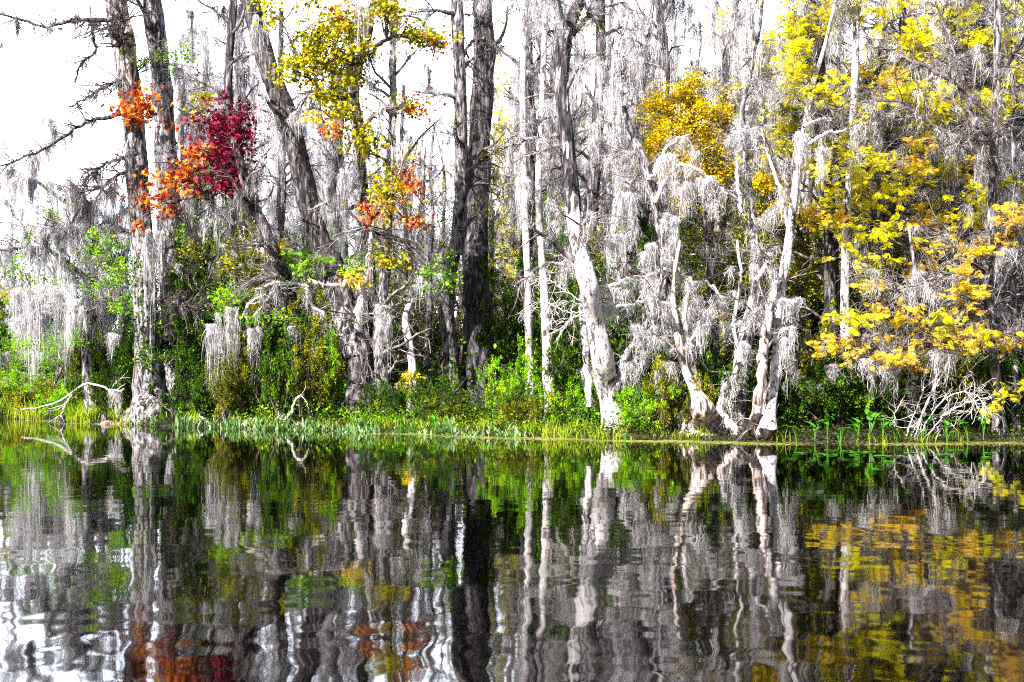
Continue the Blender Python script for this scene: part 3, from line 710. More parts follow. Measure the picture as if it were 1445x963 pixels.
# cluster of pale stems right of it
T_multi = Tree('multi_stemmed_tree', 'tall pale tree of several bare stems on a black rotted foot',
    [(1082, 622, 36), (1084, 606, 26), (1088, 580, 15), (1093, 540, 14), (1097, 490, 14), (1099, 440, 13), (1103, 400, 13), (1110, 365, 13), (1116, 320, 12), (1122, 270, 11), (1127, 223, 10), (1137, 171, 8), (1147, 120, 7), (1163, 69, 6), (1173, 27, 5), (1180, 0, 5)],
    31.2, 'bark_pale', 26, flute=0.1, top=9.5, ns=18, K=64)
T_multi.limb([(1062, 618, 22), (1066, 590, 16), (1070, 560, 15), (1075, 520, 14), (1080, 480, 13), (1085, 445, 11), (1091, 415, 9), (1096, 385, 8)], 'bark_tan', Y=31.0)
T_multi.limb([(1078, 610, 12), (1077, 540, 9), (1080, 480, 9), (1092, 420, 9), (1100, 395, 8)], 'bark_pale', Y=31.4)
T_multi.limb([(1058, 624, 34), (1060, 612, 30), (1066, 600, 22), (1070, 585, 14)], 'bark_rot', name='rotted_foot', Y=30.9, ns=14)
T_multi.limb([(1098, 450, 8), (1092, 400, 7), (1088, 372, 5), (1083, 352, 2)], 'bark_pale', Y=31.0)
T_multi.limb([(1128, 220, 6), (1140, 205, 5), (1165, 190, 5), (1198, 183, 3)], 'dead', Y=31)
T_multi.limb([(1112, 320, 6), (1098, 260, 5), (1082, 215, 4), (1075, 180, 3)], 'dead', Y=31.1)
T_multi.limb([(1134, 180, 5), (1160, 168, 4), (1172, 172, 3)], 'dead', Y=31)
T_multi.sleeve(-0.3, 0.42, 'bark_rot', 'rotted_base', 1.05)
T_multi.branch(6, 40, 240, (0.55, 1), (0.5, 1.5)).hang(24, (0.3, 1.2), 0.08, 26, src='BL')
T_multi.done()

T_drape = Tree('moss_draped_tree', 'crooked stem thickly wrapped in grey moss just left of the bare pale stems',
    [(1042, 600, 20), (1044, 560, 20), (1046, 520, 22), (1052, 480, 22), (1062, 440, 20), (1068, 400, 17), (1066, 350, 12), (1062, 300, 9), (1056, 250, 8), (1050, 190, 8), (1048, 150, 7), (1058, 110, 6), (1070, 50, 5), (1076, 0, 5)], 31.8, 'bark_grey', 27, top=9, ns=16)
T_drape.limb([(1068, 395, 8), (1080, 375, 6), (1088, 352, 3)], 'bark_pale')
T_drape.limb([(1052, 180, 6), (1068, 182, 5), (1078, 170, 4), (1080, 150, 2)], 'bark_grey', Y=31.6)
T_drape.limb([(1040, 605, 9), (1032, 560, 8), (1040, 500, 7), (1036, 450, 6), (1046, 400, 5), (1040, 340, 4)], 'bark_pale', Y=32.2)
T_drape.limb([(1052, 600, 10), (1060, 540, 9), (1056, 480, 8), (1066, 420, 7), (1060, 360, 5), (1072, 300, 4)], 'bark_brown', Y=32.3)
T_drape.limb([(1048, 300, 6), (1040, 250, 5), (1046, 200, 4)], 'bark_pale', Y=31.9)
T_drape.branch(8, 30, 110, (0.3, 1), (0.4, 1.4)).hang(36, (0.3, 1.0), 0.08, 28, src='ABT').done()

T_p = Tree('slender_tree', 'slim white speckled trunk with swollen foot, just right of the bare pale stems',
    [(1187, 614, 34), (1188, 598, 25), (1191, 570, 18), (1193, 526, 14), (1192, 423, 12), (1194, 320, 11), (1199, 240, 10), (1205, 137, 10), (1209, 0, 9)], 32.6, 'bark_pale', 28, flute=0.14, top=11, ns=18)
T_p.branch(10, 40, 220, (0.5, 1), (0.5, 1.8)).hang(30, (0.3, 1.2), 0.09, 26, src='AB')
T_p.done()

# the bald cypress on the right with amber feathery foliage reaching left
T_bald = Tree('bald_cypress', 'bald cypress at the right with low arching boughs of amber feathery leaves',
    [(1412, 620, 30), (1410, 600, 20), (1406, 550, 15), (1402, 500, 14), (1397, 457, 13), (1396, 380, 13), (1400, 280, 12), (1405, 150, 11), (1408, 0, 10)], 31.6, 'bark_grey', 29, flute=0.16, top=12, ns=18)
for rows in ([(1398, 390, 7), (1370, 395, 6), (1330, 392, 5), (1280, 405, 4), (1225, 420, 3)], [(1398, 420, 7), (1370, 420, 6), (1330, 435, 5), (1280, 455, 4), (1215, 480, 3), (1150, 495, 2)],
             [(1400, 470, 6), (1360, 478, 5), (1310, 490, 4), (1250, 500, 3), (1190, 512, 2)], [(1398, 350, 7), (1420, 335, 6), (1445, 320, 5), (1490, 300, 3)],
             [(1400, 460, 7), (1430, 470, 6), (1470, 480, 4)], [(1396, 380, 6), (1370, 360, 5), (1340, 335, 4), (1310, 330, 2)],
             [(1402, 250, 7), (1358, 123, 5), (1335, 51, 4), (1322, 7, 3)], [(1402, 170, 6), (1350, 120, 5), (1298, 92, 4), (1267, 75, 3), (1219, 62, 2)], [(1403, 200, 6), (1340, 190, 5), (1270, 145, 4), (1215, 145, 3)],
             [(1404, 120, 6), (1440, 60, 5), (1470, 20, 4)]):
    T_bald.limb(rows, 'twig' if rows[0][1] > 300 else 'twig_dark', Y=30.9)
T_bald.branch(12, 180, 1600, (0.3, 1), (0.8, 2.0), (0.4, 1.2), (0.15, 0.55)).hang(50, (0.3, 0.9), 0.08, 24, src='BL')
for k, (px, py, rx, ry, n, mat) in enumerate(((1180, 485, 32, 20, 130, 'amber'), (1215, 455, 34, 16, 130, 'yellow'), (1235, 505, 40, 14, 150, 'amber'), (1270, 480, 36, 22, 200, 'amber'), (1310, 460, 36, 22, 190, 'yellow'),
        (1265, 435, 40, 10, 110, 'amber'), (1240, 405, 26, 9, 60, 'amber'), (1330, 485, 34, 18, 150, 'amber'), (1380, 480, 24, 16, 120, 'yellow'), (1420, 482, 30, 12, 110, 'amber'), (1345, 425, 26, 14, 90, 'amber'), (1385, 410, 26, 22, 100, 'amber'),
        (1385, 345, 34, 22, 170, 'amber'), (1425, 320, 24, 26, 150, 'amber'), (1345, 375, 26, 12, 80, 'amber'), (1290, 510, 30, 10, 80, 'amber'), (1400, 560, 18, 8, 26, 'yellow'), (1405, 575, 10, 8, 22, 'yellow'), (1436, 550, 8, 24, 40, 'yellow'), (1430, 300, 20, 14, 80, 'amber'))):
    T_bald.spray(px, py, rx * 1.15, ry * 1.1, int(n * 1.1), mat, 'feather', 0.15, Y=30.8 - 0.25 * (k % 3), dz=0.5, droop=0.35, spread=0.14, label='amber feathery spray' if mat == 'amber' else 'yellow feathery spray')
T_bald.done()

# yellow feathery canopy across the top right, on the thin cypress behind
T_yel = Tree('bald_cypress', 'slim bald cypress spreading clear yellow feathery sprays across the upper right',
    [(1345, 590, 22), (1343, 520, 16), (1342, 423, 14), (1343, 320, 13), (1345, 220, 12), (1343, 120, 11), (1346, 0, 10)], 34.5, 'bark_grey', 30, flute=0.14, top=13, ns=16)
for rows in ([(1344, 160, 7), (1300, 150, 6), (1260, 130, 5), (1200, 110, 3), (1130, 40, 2)], [(1344, 260, 7), (1290, 262, 6), (1240, 245, 4), (1180, 220, 3)], [(1344, 120, 7), (1390, 130, 6), (1440, 150, 4)],
             [(1343, 210, 6), (1390, 180, 5), (1450, 175, 3)], [(1344, 90, 6), (1280, 60, 5), (1220, 30, 4), (1150, 10, 3)], [(1344, 310, 6), (1300, 312, 5), (1240, 322, 4)], [(1344, 50, 5), (1400, 20, 4), (1440, 0, 3)]):
    T_yel.limb(rows, 'twig', Y=34)
T_yel.branch(18, 160, 1200, (0.3, 1), (1.0, 2.8), (0.5, 1.4), (0.2, 0.6)).hang(60, (0.4, 1.3), 0.09, 24, src='ABL')
for k, (px, py, rx, ry, n, mat) in enumerate(((1120, 40, 26, 22, 170, 'yellow'), (1150, 15, 36, 16, 150, 'yellow'), (1130, 70, 16, 14, 60, 'yellow'), (1180, 30, 26, 20, 80, 'yellow'), (1230, 20, 30, 22, 90, 'yellow'), (1290, 20, 36, 22, 130, 'yellow'),
        (1340, 20, 26, 20, 80, 'yellow'), (1310, 68, 30, 20, 150, 'yellow'), (1270, 140, 34, 14, 170, 'yellow'), (1240, 112, 32, 18, 110, 'amber'), (1320, 150, 34, 24, 240, 'yellow'), (1405, 145, 36, 22, 260, 'yellow'), (1360, 60, 22, 16, 80, 'yellow'),
        (1400, 60, 26, 20, 110, 'yellow'), (1430, 80, 16, 24, 90, 'yellow'), (1180, 215, 26, 12, 120, 'yellow'), (1130, 95, 20, 12, 60, 'yellow'), (1220, 240, 34, 24, 170, 'yellow'), (1200, 300, 40, 24, 190, 'yellow'), (1260, 270, 30, 26, 150, 'yellow'),
        (1240, 330, 34, 18, 120, 'yellow'), (1310, 310, 26, 16, 90, 'amber'), (1360, 310, 20, 18, 70, 'yellow'), (1130, 110, 16, 24, 90, 'yellow'), (1110, 200, 22, 30, 180, 'yellow'), (1130, 160, 18, 16, 70, 'vine'), (1290, 215, 36, 20, 110, 'amber'), (1380, 230, 36, 24, 90, 'amber'),
        (1440, 20, 14, 18, 60, 'yellow'), (1150, 260, 26, 34, 120, 'yellow'), (1215, 180, 30, 20, 100, 'yellow'), (1170, 330, 30, 24, 90, 'amber'), (1230, 370, 40, 20, 90, 'yellow'), (1320, 250, 40, 30, 110, 'yellow'), (1300, 360, 40, 24, 80, 'amber'), (1400, 270, 34, 20, 90, 'yellow'), (1110, 130, 24, 30, 90, 'yellow'), (1425, 60, 20, 12, 60, 'yellow'), (1170, 130, 24, 24, 90, 'yellow'))):
    T_yel.spray(px, py, rx * 1.25, ry * 1.3, int(n * 2.1), mat, 'feather', 0.15, Y=33.0 - 0.4 * (k % 3), dz=0.6, droop=0.25, spread=0.2, label={'yellow': 'clear yellow feathery spray', 'amber': 'amber feathery spray', 'gold': 'dull gold feathery spray', 'vine': None}[mat])
T_yel.done()

T_edge = Tree('slender_tree', 'thin dark stem at the water edge right of the low amber boughs',
    [(1434, 618, 14), (1433, 560, 9), (1432, 480, 8), (1430, 400, 8), (1434, 300, 7), (1428, 150, 6), (1432, 0, 5)], 31.8, 'bark_grey', 31, flute=0.1, top=9, ns=12)
T_edge.branch(12, 50, 260, (0.3, 1), (0.5, 1.4)).hang(40, (0.3, 1.2), 0.09, 26, src='AB').done()
T_q = Tree('mossy_snag', 'short mossy snag among the tangle of dead twigs',
    [(1285, 624, 26), (1284, 605, 16), (1284, 570, 13), (1286, 540, 12), (1280, 500, 10), (1284, 440, 8), (1290, 380, 6), (1282, 320, 4)], 31.6, 'bark_grey', 32, flute=0.2, ns=14)
T_q.branch(8, 40, 240, (0.3, 1), (0.5, 1.4)).hang(50, (0.3, 1.0), 0.09, 28, src='AB').done()

# golden bush in the middle: a leaning cedar-like crown
def lobed_crown(tree, lobes, Y, mat, n, kind='kite', size=0.07, name='crown', label=None, tuft=0.07):
    rng = tree.rng; mb = MB(); k = Y / F_PX
    tot = sum(a * b for _, _, a, b in lobes)
    for (px, py, rx, ry) in lobes:
        m = max(6, int(n * rx * ry / tot / 14))
        q = nrm(rng.standard_normal((m, 3))) * rng.random((m, 1)) ** 0.35
        cen = P(px, py, Y) + q * np.array([rx * k, 0.75 * max(rx, ry) * k, ry * k])
        i = np.repeat(np.arange(m), 14)
        pos = cen[i] + rng.standard_normal((len(i), 3)) * tuft
        mb.add(*leaves(rng, pos, size, kind, -0.1, outward=q[i] * 0.9))
    o = mb.build(name, mat, tree.root, tree.base, smooth=False)
    if label: o['label'] = label
T_gold = Tree('golden_bush', 'dense golden cedar-like bush swelling above the pale cape of moss',
    [(1010, 590, 20), (1008, 500, 15), (1004, 400, 14), (996, 300, 12), (985, 230, 10), (975, 170, 7), (970, 120, 4)], 35.2, 'bark_dark', 33, cat='bush', ns=12)
T_gold.branch(16, 60, 300, (0.3, 1), (0.6, 1.6))
lobed_crown(T_gold, [(930, 150, 22, 14), (960, 140, 26, 18), (985, 165, 34, 26), (940, 190, 34, 22), (1005, 205, 26, 26), (975, 225, 40, 22), (925, 215, 24, 16), (1000, 245, 30, 18), (945, 240, 26, 16), (975, 115, 14, 10), (1020, 165, 16, 18)], 34.8, 'gold', 15000, size=0.085)
lobed_crown(T_gold, [(1000, 290, 40, 30), (985, 350, 40, 34), (1010, 410, 40, 30), (960, 420, 34, 30), (1010, 470, 40, 28)], 35.6, 'vine', 6500, size=0.08, name='lower_foliage', label='darker olive foliage under the golden crown')
for (px, py, rx, ry, n) in ((905, 165, 26, 22, 150), (930, 128, 24, 12, 120), (1020, 140, 22, 20, 130), (1000, 115, 26, 10, 90), (910, 235, 20, 26, 130), (1035, 215, 20, 34, 170), (955, 280, 34, 24, 180)):
    T_gold.spray(px, py, rx, ry, n, 'gold', 'kite', 0.085, Y=34.6, link=True)
T_gold.hang(30, (0.3, 1.0), 0.08, 20, src='AB').done()
T_gold2 = Tree('golden_bush', 'olive gold bush behind the bare pale stems',
    [(1075, 590, 16), (1078, 480, 12), (1080, 380, 10), (1078, 300, 8), (1070, 240, 5)], 34.6, 'bark_dark', 34, cat='bush', ns=12)
T_gold2.branch(12, 50, 240, (0.3, 1), (0.6, 1.4))
lobed_crown(T_gold2, [(1075, 270, 26, 26), (1085, 310, 34, 26), (1060, 345, 30, 26), (1110, 350, 30, 30), (1085, 400, 36, 26), (1140, 330, 26, 30), (1140, 400, 34, 30)], 34.4, 'vine', 8000, size=0.085)
lobed_crown(T_gold2, [(1080, 258, 24, 14), (1100, 300, 22, 12), (1135, 305, 20, 12)], 34.0, 'gold', 1500, size=0.085, name='leafy_top')
T_gold2.done()

# the low moss tree over the left bank
T_low = Tree('moss_draped_tree', 'low spreading tree at the far left smothered in curtains of moss',
    [(128, 588, 20), (124, 520, 16), (122, 450, 15), (130, 380, 14), (137, 324, 12), (122, 300, 9), (92, 285, 7), (60, 262, 5), (34, 246, 3)], 42.2, 'bark_grey', 35, ns=12)
for rows in ([(128, 400, 8), (95, 370, 7), (60, 352, 6), (20, 350, 4), (-20, 360, 3)], [(136, 330, 8), (160, 318, 6), (180, 330, 4), (200, 350, 3)], [(124, 440, 7), (90, 430, 6), (50, 440, 5), (10, 455, 3)],
             [(130, 370, 7), (155, 360, 6), (170, 380, 4)], [(128, 350, 6), (100, 320, 5), (70, 322, 4), (30, 320, 3)]):
    T_low.limb(rows, 'bark_grey', Y=41.6)
T_low.branch(10, 70, 400, (0.3, 1), (0.8, 2.0)).hang(130, (0.6, 2.6), 0.13, 60, src='ABL', w=0.018)
for (px, py, rx, ry, n, mat) in ((120, 250, 14, 14, 60, 'lime'), (70, 285, 12, 8, 40, 'lime'), (35, 335, 20, 12, 90, 'lime'), (110, 365, 16, 12, 90, 'lime'), (155, 360, 24, 26, 220, 'lime'), (30, 400, 16, 20, 80, 'vine'), (120, 405, 12, 10, 50, 'lime'), (10, 400, 12, 22, 60, 'amber')):
    T_low.spray(px, py, rx, ry, n, mat, 'oval', 0.10, Y=41.2)
for (px, py, rx, ry, n) in ((150, 335, 26, 18, 240), (172, 372, 22, 30, 320), (140, 395, 24, 16, 180), (165, 430, 22, 24, 260), (60, 300, 20, 10, 80), (40, 470, 24, 18, 160), (100, 470, 20, 20, 160)):
    T_low.spray(px, py, rx, ry, n, 'lime', 'oval', 0.10, Y=41.0)
T_low.done()

# ================================================================== the crowd of trees behind
def bg_tree(seed, H, r0, mat, lean, kink, nl, moss_n, moss_ln, moss_mat, leafm=None, nleaf=0, kind='kite', lsize=0.09, h=(0.2, 1), foot=1.5):
    rng = np.random.default_rng(seed)
    root = thing('wood_tree', (0, 0, 0), 'x', 'tree', 'trees of the wood behind')
    n = 7; z = np.linspace(0, H, n)
    pts = np.stack([lean * (z / H) ** 1.3 * H + np.cumsum(rng.standard_normal(n)) * kink, np.cumsum(rng.standard_normal(n)) * kink, z], 1); pts[:, :2] -= pts[0, :2]
    rad = r0 * np.linspace(1, 0.35, n); pts = np.vstack([[0, 0, -0.4], pts[:1], pts[0] * 0.6 + pts[1] * 0.4, pts[1:]]); rad = np.concatenate([[rad[0] * foot * 1.1, rad[0] * foot], [rad[0] * 1.05], rad[1:]])
    mb = MB(); pt, r = trunk_mesh(mb, pts, rad, rng, 36, 10, 0.06, 0.6); mb.build('trunk', mat, root)
    A = spawn(rng, pt[None], r[None], nl, h, (40, 80), (0.8, 2.4), 9, 0.3, 0.2, -0.02, 0.5, 0.3, rmax=0.07)
    B = spawn(rng, *A, nl * 5, (0.15, 1), (30, 75), (0.4, 1.4), 6, 0.05, 0.25, -0.02, 0.6, 0.35, rmax=0.03, rmin=0.006)
    T = spawn(rng, *B, nl * 16, (0.2, 1), (25, 70), (0.2, 0.7), 4, 0, 0.25, -0.02, 0.6, 0.5, rmax=0.012, rmin=0.005)
    tw = MB(); tw.add(*tubes(*A, ns=5)); tw.add(*tubes(*B, ns=3)); tw.add(*tubes(*T, ns=3)); tw.build('crown', 'twig', root)
    pos = np.concatenate([points_on(rng, A[0], moss_n // 2, (0.1, 1))[0], points_on(rng, B[0], moss_n // 2)[0], points_on(rng, pt[None], moss_n // 4, (0.3, 0.98))[0]])
    hz = pos[:, 2] / H; pos = pos[(hz > 0.38) & (rng.random(len(pos)) < 0.35 + 0.65 * hz)]
    ms = MB(); l = moss_ln[0] + (moss_ln[1] - moss_ln[0]) * rng.random(len(pos)) ** 1.3
    beards(rng, ms, pos, l, 0.10 * rng.uniform(0.5, 1.6, len(pos)), 34, 0.015, 0.05); ms.build('hanging_moss', moss_mat, root, smooth=False)
    if leafm:
        p, t = points_on(rng, T[0], nleaf, (0.2, 1)); p = p + rng.standard_normal(p.shape) * 0.07
        MB().add(*leaves(rng, p, lsize, kind, 0.3, outward=t * 0.5)).build('foliage', leafm, root, smooth=False)
    return root

VAR = [  # (look, thing)
    ('grey mossy tree', bg_tree(101, 15, 0.20, 'bark_grey', 0.03, 0.18, 32, 215, (0.5, 2.7), 'moss')),
    ('straight dark tree', bg_tree(102, 16, 0.26, 'bark_dark', -0.02, 0.10, 30, 170, (0.5, 2.7), 'moss')),
    ('pale slim tree', bg_tree(103, 13, 0.12, 'bark_pale', 0.05, 0.20, 28, 170, (0.5, 2.7), 'moss')),
    ('crooked mossy tree', bg_tree(104, 12, 0.16, 'bark_grey', -0.10, 0.38, 32, 225, (0.5, 2.7), 'moss')),
    ('yellow flecked tree', bg_tree(105, 13, 0.15, 'bark_grey', 0.04, 0.22, 28, 120, (0.4, 1.8), 'moss_grey', 'yellow', 2200, 'feather', 0.17)),
    ('olive leaved tree', bg_tree(106, 11, 0.15, 'bark_brown', -0.04, 0.24, 26, 60, (0.4, 1.8), 'moss_grey', 'vine', 9000, 'kite', 0.11, (0.08, 1))),
    ('slim dark tree', bg_tree(107, 14, 0.11, 'bark_dark', 0.02, 0.25, 28, 170, (0.5, 2.7), 'moss_grey')),
    ('leafy green tree', bg_tree(108, 9, 0.13, 'bark_brown', 0.06, 0.22, 28, 40, (0.4, 1.4), 'moss', 'shrub', 11000, 'kite', 0.11, (0.06, 1))),
    ('amber flecked tree', bg_tree(109, 12, 0.14, 'bark_grey', -0.05, 0.24, 28, 125, (0.5, 2.7), 'moss', 'amber', 2000, 'feather', 0.2)),
    ('bright green tree', bg_tree(110, 7.5, 0.10, 'bark_brown', 0.08, 0.25, 30, 46, (0.4, 1.2), 'moss', 'lime', 8000, 'oval', 0.11, (0.1, 1))),
]
rng = np.random.default_rng(77)
cand = []
KEEP = [(215, 45, 45), (470, 60, 43), (400, 40, 43), (660, 84, 46), (580, 18, 41), (745, 14, 42), (770, 14, 40), (835, 45, 38), (975, 60, 38), (1095, 40, 37), (1193, 20, 38), (505, 30, 42)]
def drop(px0, px1, n, dmin, dmax, kinds, sc=(0.85, 1.15), pytop=None, mingap=7):
    for _ in range(n):
        k = int(rng.choice(kinds)); wide = {5: 58, 7: 58, 9: 46}.get(k, 0); ok = False      # leafy crowns keep further off the named trunks
        for _t in range(60):
            px = rng.uniform(px0, px1); Y = shore_px(np.clip(px, 0, 1445)) + dmin + (dmax - dmin) * rng.random() ** 1.2
            if any(abs(px - kx) < kw + 8 + (wide if kx == 505 else wide * 0.4) and Y < ky + (2 if wide else 0) for kx, kw, ky in KEEP): continue
            if all(abs(px - c[0]) > mingap * 40 / Y or abs(Y - c[1]) > 6 for c in cand): ok = True; break
        if not ok: continue
        s = rng.uniform(*sc)
        if pytop is not None:
            H = [15, 16, 13, 12, 13, 11, 14, 9, 12, 7.5][k]
            s = min(s, (EYE + (HY - pytop * rng.uniform(0.85, 1.25)) / F_PX * Y) / H)
        cand.append((px, Y, k, s))
drop(-50, 190, 16, 6, 46, [0, 3, 3, 2, 8, 7, 7], (0.5, 0.8), 300)
drop(240, 370, 20, 3, 40, [0, 3, 6, 2, 0], (0.8, 1.15), 30)
drop(255, 470, 8, 3, 20, [7, 5, 7], (0.5, 0.8), 340)
drop(-10, 195, 5, 2.5, 9, [9], (0.5, 0.75)); drop(255, 480, 7, 2.5, 10, [9], (0.6, 0.9)); drop(540, 640, 4, 5, 12, [9], (0.6, 0.85)); drop(690, 830, 3, 5, 12, [9], (0.5, 0.75))
drop(370, 560, 24, 3, 45, [0, 6, 3, 2, 0, 1], (0.6, 0.95))
drop(560, 640, 10, 4, 45, [0, 6, 2, 3, 4], (0.5, 0.8), 170)
drop(470, 700, 8, 4, 24, [7, 5, 7], (0.5, 0.8), 380)
drop(690, 880, 30, 4, 45, [0, 2, 6, 3, 0, 1, 4], (0.75, 1.1))
drop(690, 880, 7, 4, 20, [7, 5], (0.5, 0.8), 360)
drop(870, 1080, 26, 4, 45, [0, 6, 3, 2, 0, 1], (0.7, 1.1))
drop(890, 1120, 10, 3, 16, [5, 5, 7], (0.6, 0.9), 300)
drop(1080, 1500, 50, 3, 45, [0, 4, 4, 4, 6, 1, 8, 3, 0], (0.8, 1.2))
drop(1110, 1500, 22, 4, 26, [5, 5, 7, 4], (0.8, 1.15), 120)
LM = [(-200, 'the frame edge'), (210, 'the scarred cypress'), (490, 'the hollow footed leaner'), (662, 'the twin dark cypresses'), (770, 'the white pole trunk'), (850, 'the fat white tree'), (1092, 'the bare pale stems'), (1192, 'the white speckled trunk'), (1285, 'the short mossy snag'), (1403, 'the low amber boughs')]
ORD = ('first second third fourth fifth sixth seventh eighth ninth tenth eleventh twelfth thirteenth fourteenth fifteenth sixteenth seventeenth eighteenth nineteenth twentieth '
       'twenty-first twenty-second twenty-third twenty-fourth twenty-fifth').split()
cand.sort(key=lambda c: c[0])
cnt, used = {}, set()
for px, Y, k, s in cand:
    g = max(i for i, (x, _) in enumerate(LM) if px >= x)
    cnt[(g, k)] = cnt.get((g, k), 0) + 1; o = ORD[cnt[(g, k)] - 1]
    look = VAR[k][0]
    if g == 0: lab = f'{o} {look} from the left edge, in the wood behind the scarred cypress'
    elif g == len(LM) - 1: lab = f'{o} {look} in the wood behind, counted rightwards from {LM[g][1]}'
    else: lab = f'{o} {look} in the wood behind, counted rightwards from {LM[g][1]}'
    loc = base_at(px, Y); rz = float(rng.uniform(0, 6.28)); sc = (s, s, s * float(rng.uniform(0.92, 1.08)))
    if k not in used:
        used.add(k); r = VAR[k][1]; r.location = tuple(loc); r.rotation_euler = (0, 0, rz); r.scale = sc; r['label'] = lab
    else: copy_thing(VAR[k][1], loc, rz, sc, lab)

# the far wood, a single grey mass of trunks, moss and leaves
def far_wood():
    rng = np.random.default_rng(5)
    t = MB(); n = 150
    px = rng.uniform(-120, 1560, n); Y = rng.uniform(88, 125, n); X = (px - CX) / F_PX * Y
    H = np.interp(px, [0, 150, 350, 560, 700, 1000, 1450], [9, 11, 15, 15, 17, 17, 20]) * rng.uniform(0.75, 1.1, n)
    z = np.linspace(0, 1, 8)[None]
    PT = np.stack([X[:, None] + rng.standard_normal((n, 1)) * 1.0 * z + rng.standard_normal((n, 8)) * 0.2, np.repeat(Y[:, None], 8, 1), H[:, None] * z], 2)
    R = rng.uniform(0.12, 0.3, (n, 1)) * (1.1 - 0.8 * z)
    t.add(*tubes(PT, R, 6))
    A = spawn(rng, PT, R, 1400, (0.25, 1), (40, 85), (1.2, 4), 7, 0.2, 0.22, 0, 0.5, 0.3, rmax=0.06, rmin=0.015)
    t.add(*tubes(*A, ns=4))
    o = t.build('distant_wood', 'twig'); tag(o, 'hazy grey mass of trunks and limbs far behind the wood', 'wood', kind='stuff')
    m = MB(); p = points_on(rng, A[0], 3400)[0]
    beards(rng, m, p, rng.uniform(0.6, 3.5, len(p)), 0.22, 12, 0.04, 0.1)
    o = m.build('distant_moss', 'moss', smooth=False); tag(o, 'pale veil of hanging moss in the far wood', 'moss', kind='stuff')
    l = MB(); n = 26000; X = rng.uniform(-85, 85, n); Y = rng.uniform(80, 126, n); Z = 0.6 + 4.5 * rng.random(n) ** 1.4 * (0.7 + 0.3 * np.sin(X * 0.4))
    l.add(*leaves(rng, np.stack([X, Y, Z], 1), 0.42, 'kite', 0.3))
    o = l.build('distant_thicket', 'shrub', smooth=False); tag(o, 'dark leafy thicket closing off the far floor of the wood', 'thicket', kind='stuff')
far_wood()

# ================================================================== shrubs and undergrowth
def shrub_var(seed, mat, n, size, kind='kite', W=1.0, H=1.0, vine=False):
    rng = np.random.default_rng(seed)
    root = thing('leafy_shrub', (0, 0, 0), 'x', 'shrub', 'shrubs along the bank')
    st = rng.standard_normal((16, 1, 3)) * np.array([0.22, 0.22, 0]); K = 8; t = np.linspace(0, 1, K)[None, :, None]
    d = rng.standard_normal((16, 1, 3)) * np.array([0.55 * W, 0.55 * W, 0]); 
    PT = st + d * t ** 1.3 + np.array([0, 0, 1.0]) * t * H * rng.uniform(0.5, 1.0, (16, 1, 1)) + rng.standard_normal((16, K, 3)) * 0.03
    PT[:, 0, 2] = -0.06
    R = np.full((16, 1), 0.012) * np.linspace(1, 0.4, K)[None]
    B = spawn(rng, PT, R, 120, (0.15, 1), (25, 80), (0.15, 0.45), 6, 0.1, 0.25, -0.04, 0.7, 0.4, rmin=0.003)
    T = spawn(rng, *B, 420, (0.2, 1), (25, 80), (0.06, 0.2), 4, 0, 0.25, -0.05, 0.7, 0.5, rmin=0.002)
    mb = MB(); mb.add(*tubes(PT, R, 4)); mb.add(*tubes(*B, ns=3)); mb.build('stems', 'twig_dark', root)
    p, tt = points_on(rng, T[0], n, (0.1, 1)); p = p + rng.standard_normal(p.shape) * 0.02
    p[:, 2] = np.abs(p[:, 2])
    MB().add(*leaves(rng, p, size, kind, 0.25, 0.9, tt * 0.6)).build('foliage', mat, root, smooth=False)
    return root
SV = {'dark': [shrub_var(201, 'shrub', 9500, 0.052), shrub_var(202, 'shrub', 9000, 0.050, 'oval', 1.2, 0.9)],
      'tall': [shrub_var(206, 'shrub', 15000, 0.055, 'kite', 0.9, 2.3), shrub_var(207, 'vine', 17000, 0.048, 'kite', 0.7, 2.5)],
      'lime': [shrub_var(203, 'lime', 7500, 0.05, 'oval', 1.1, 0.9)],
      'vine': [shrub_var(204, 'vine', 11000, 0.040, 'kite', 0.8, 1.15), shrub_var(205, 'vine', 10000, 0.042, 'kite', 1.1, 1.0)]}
SUSED = set()
def put_shrub(px, d, h, wx, kind, label, ci=0, Y=None):
    Y = Y or shore_px(np.clip(px, 0, 1445)) + d
    vs = SV[kind]; v = vs[ci % len(vs)]; key = (kind, ci % len(vs))
    loc = base_at(px, Y); rz = (px * 0.37 + d) % 6.28; sc = (wx, wx, h / 2.2) if kind == 'tall' else (wx, wx, h)
    if key not in SUSED:
        SUSED.add(key); v.location = tuple(loc); v.rotation_euler = (0, 0, rz); v.scale = sc; v['label'] = label
    else: copy_thing(v, loc, rz, sc, label)
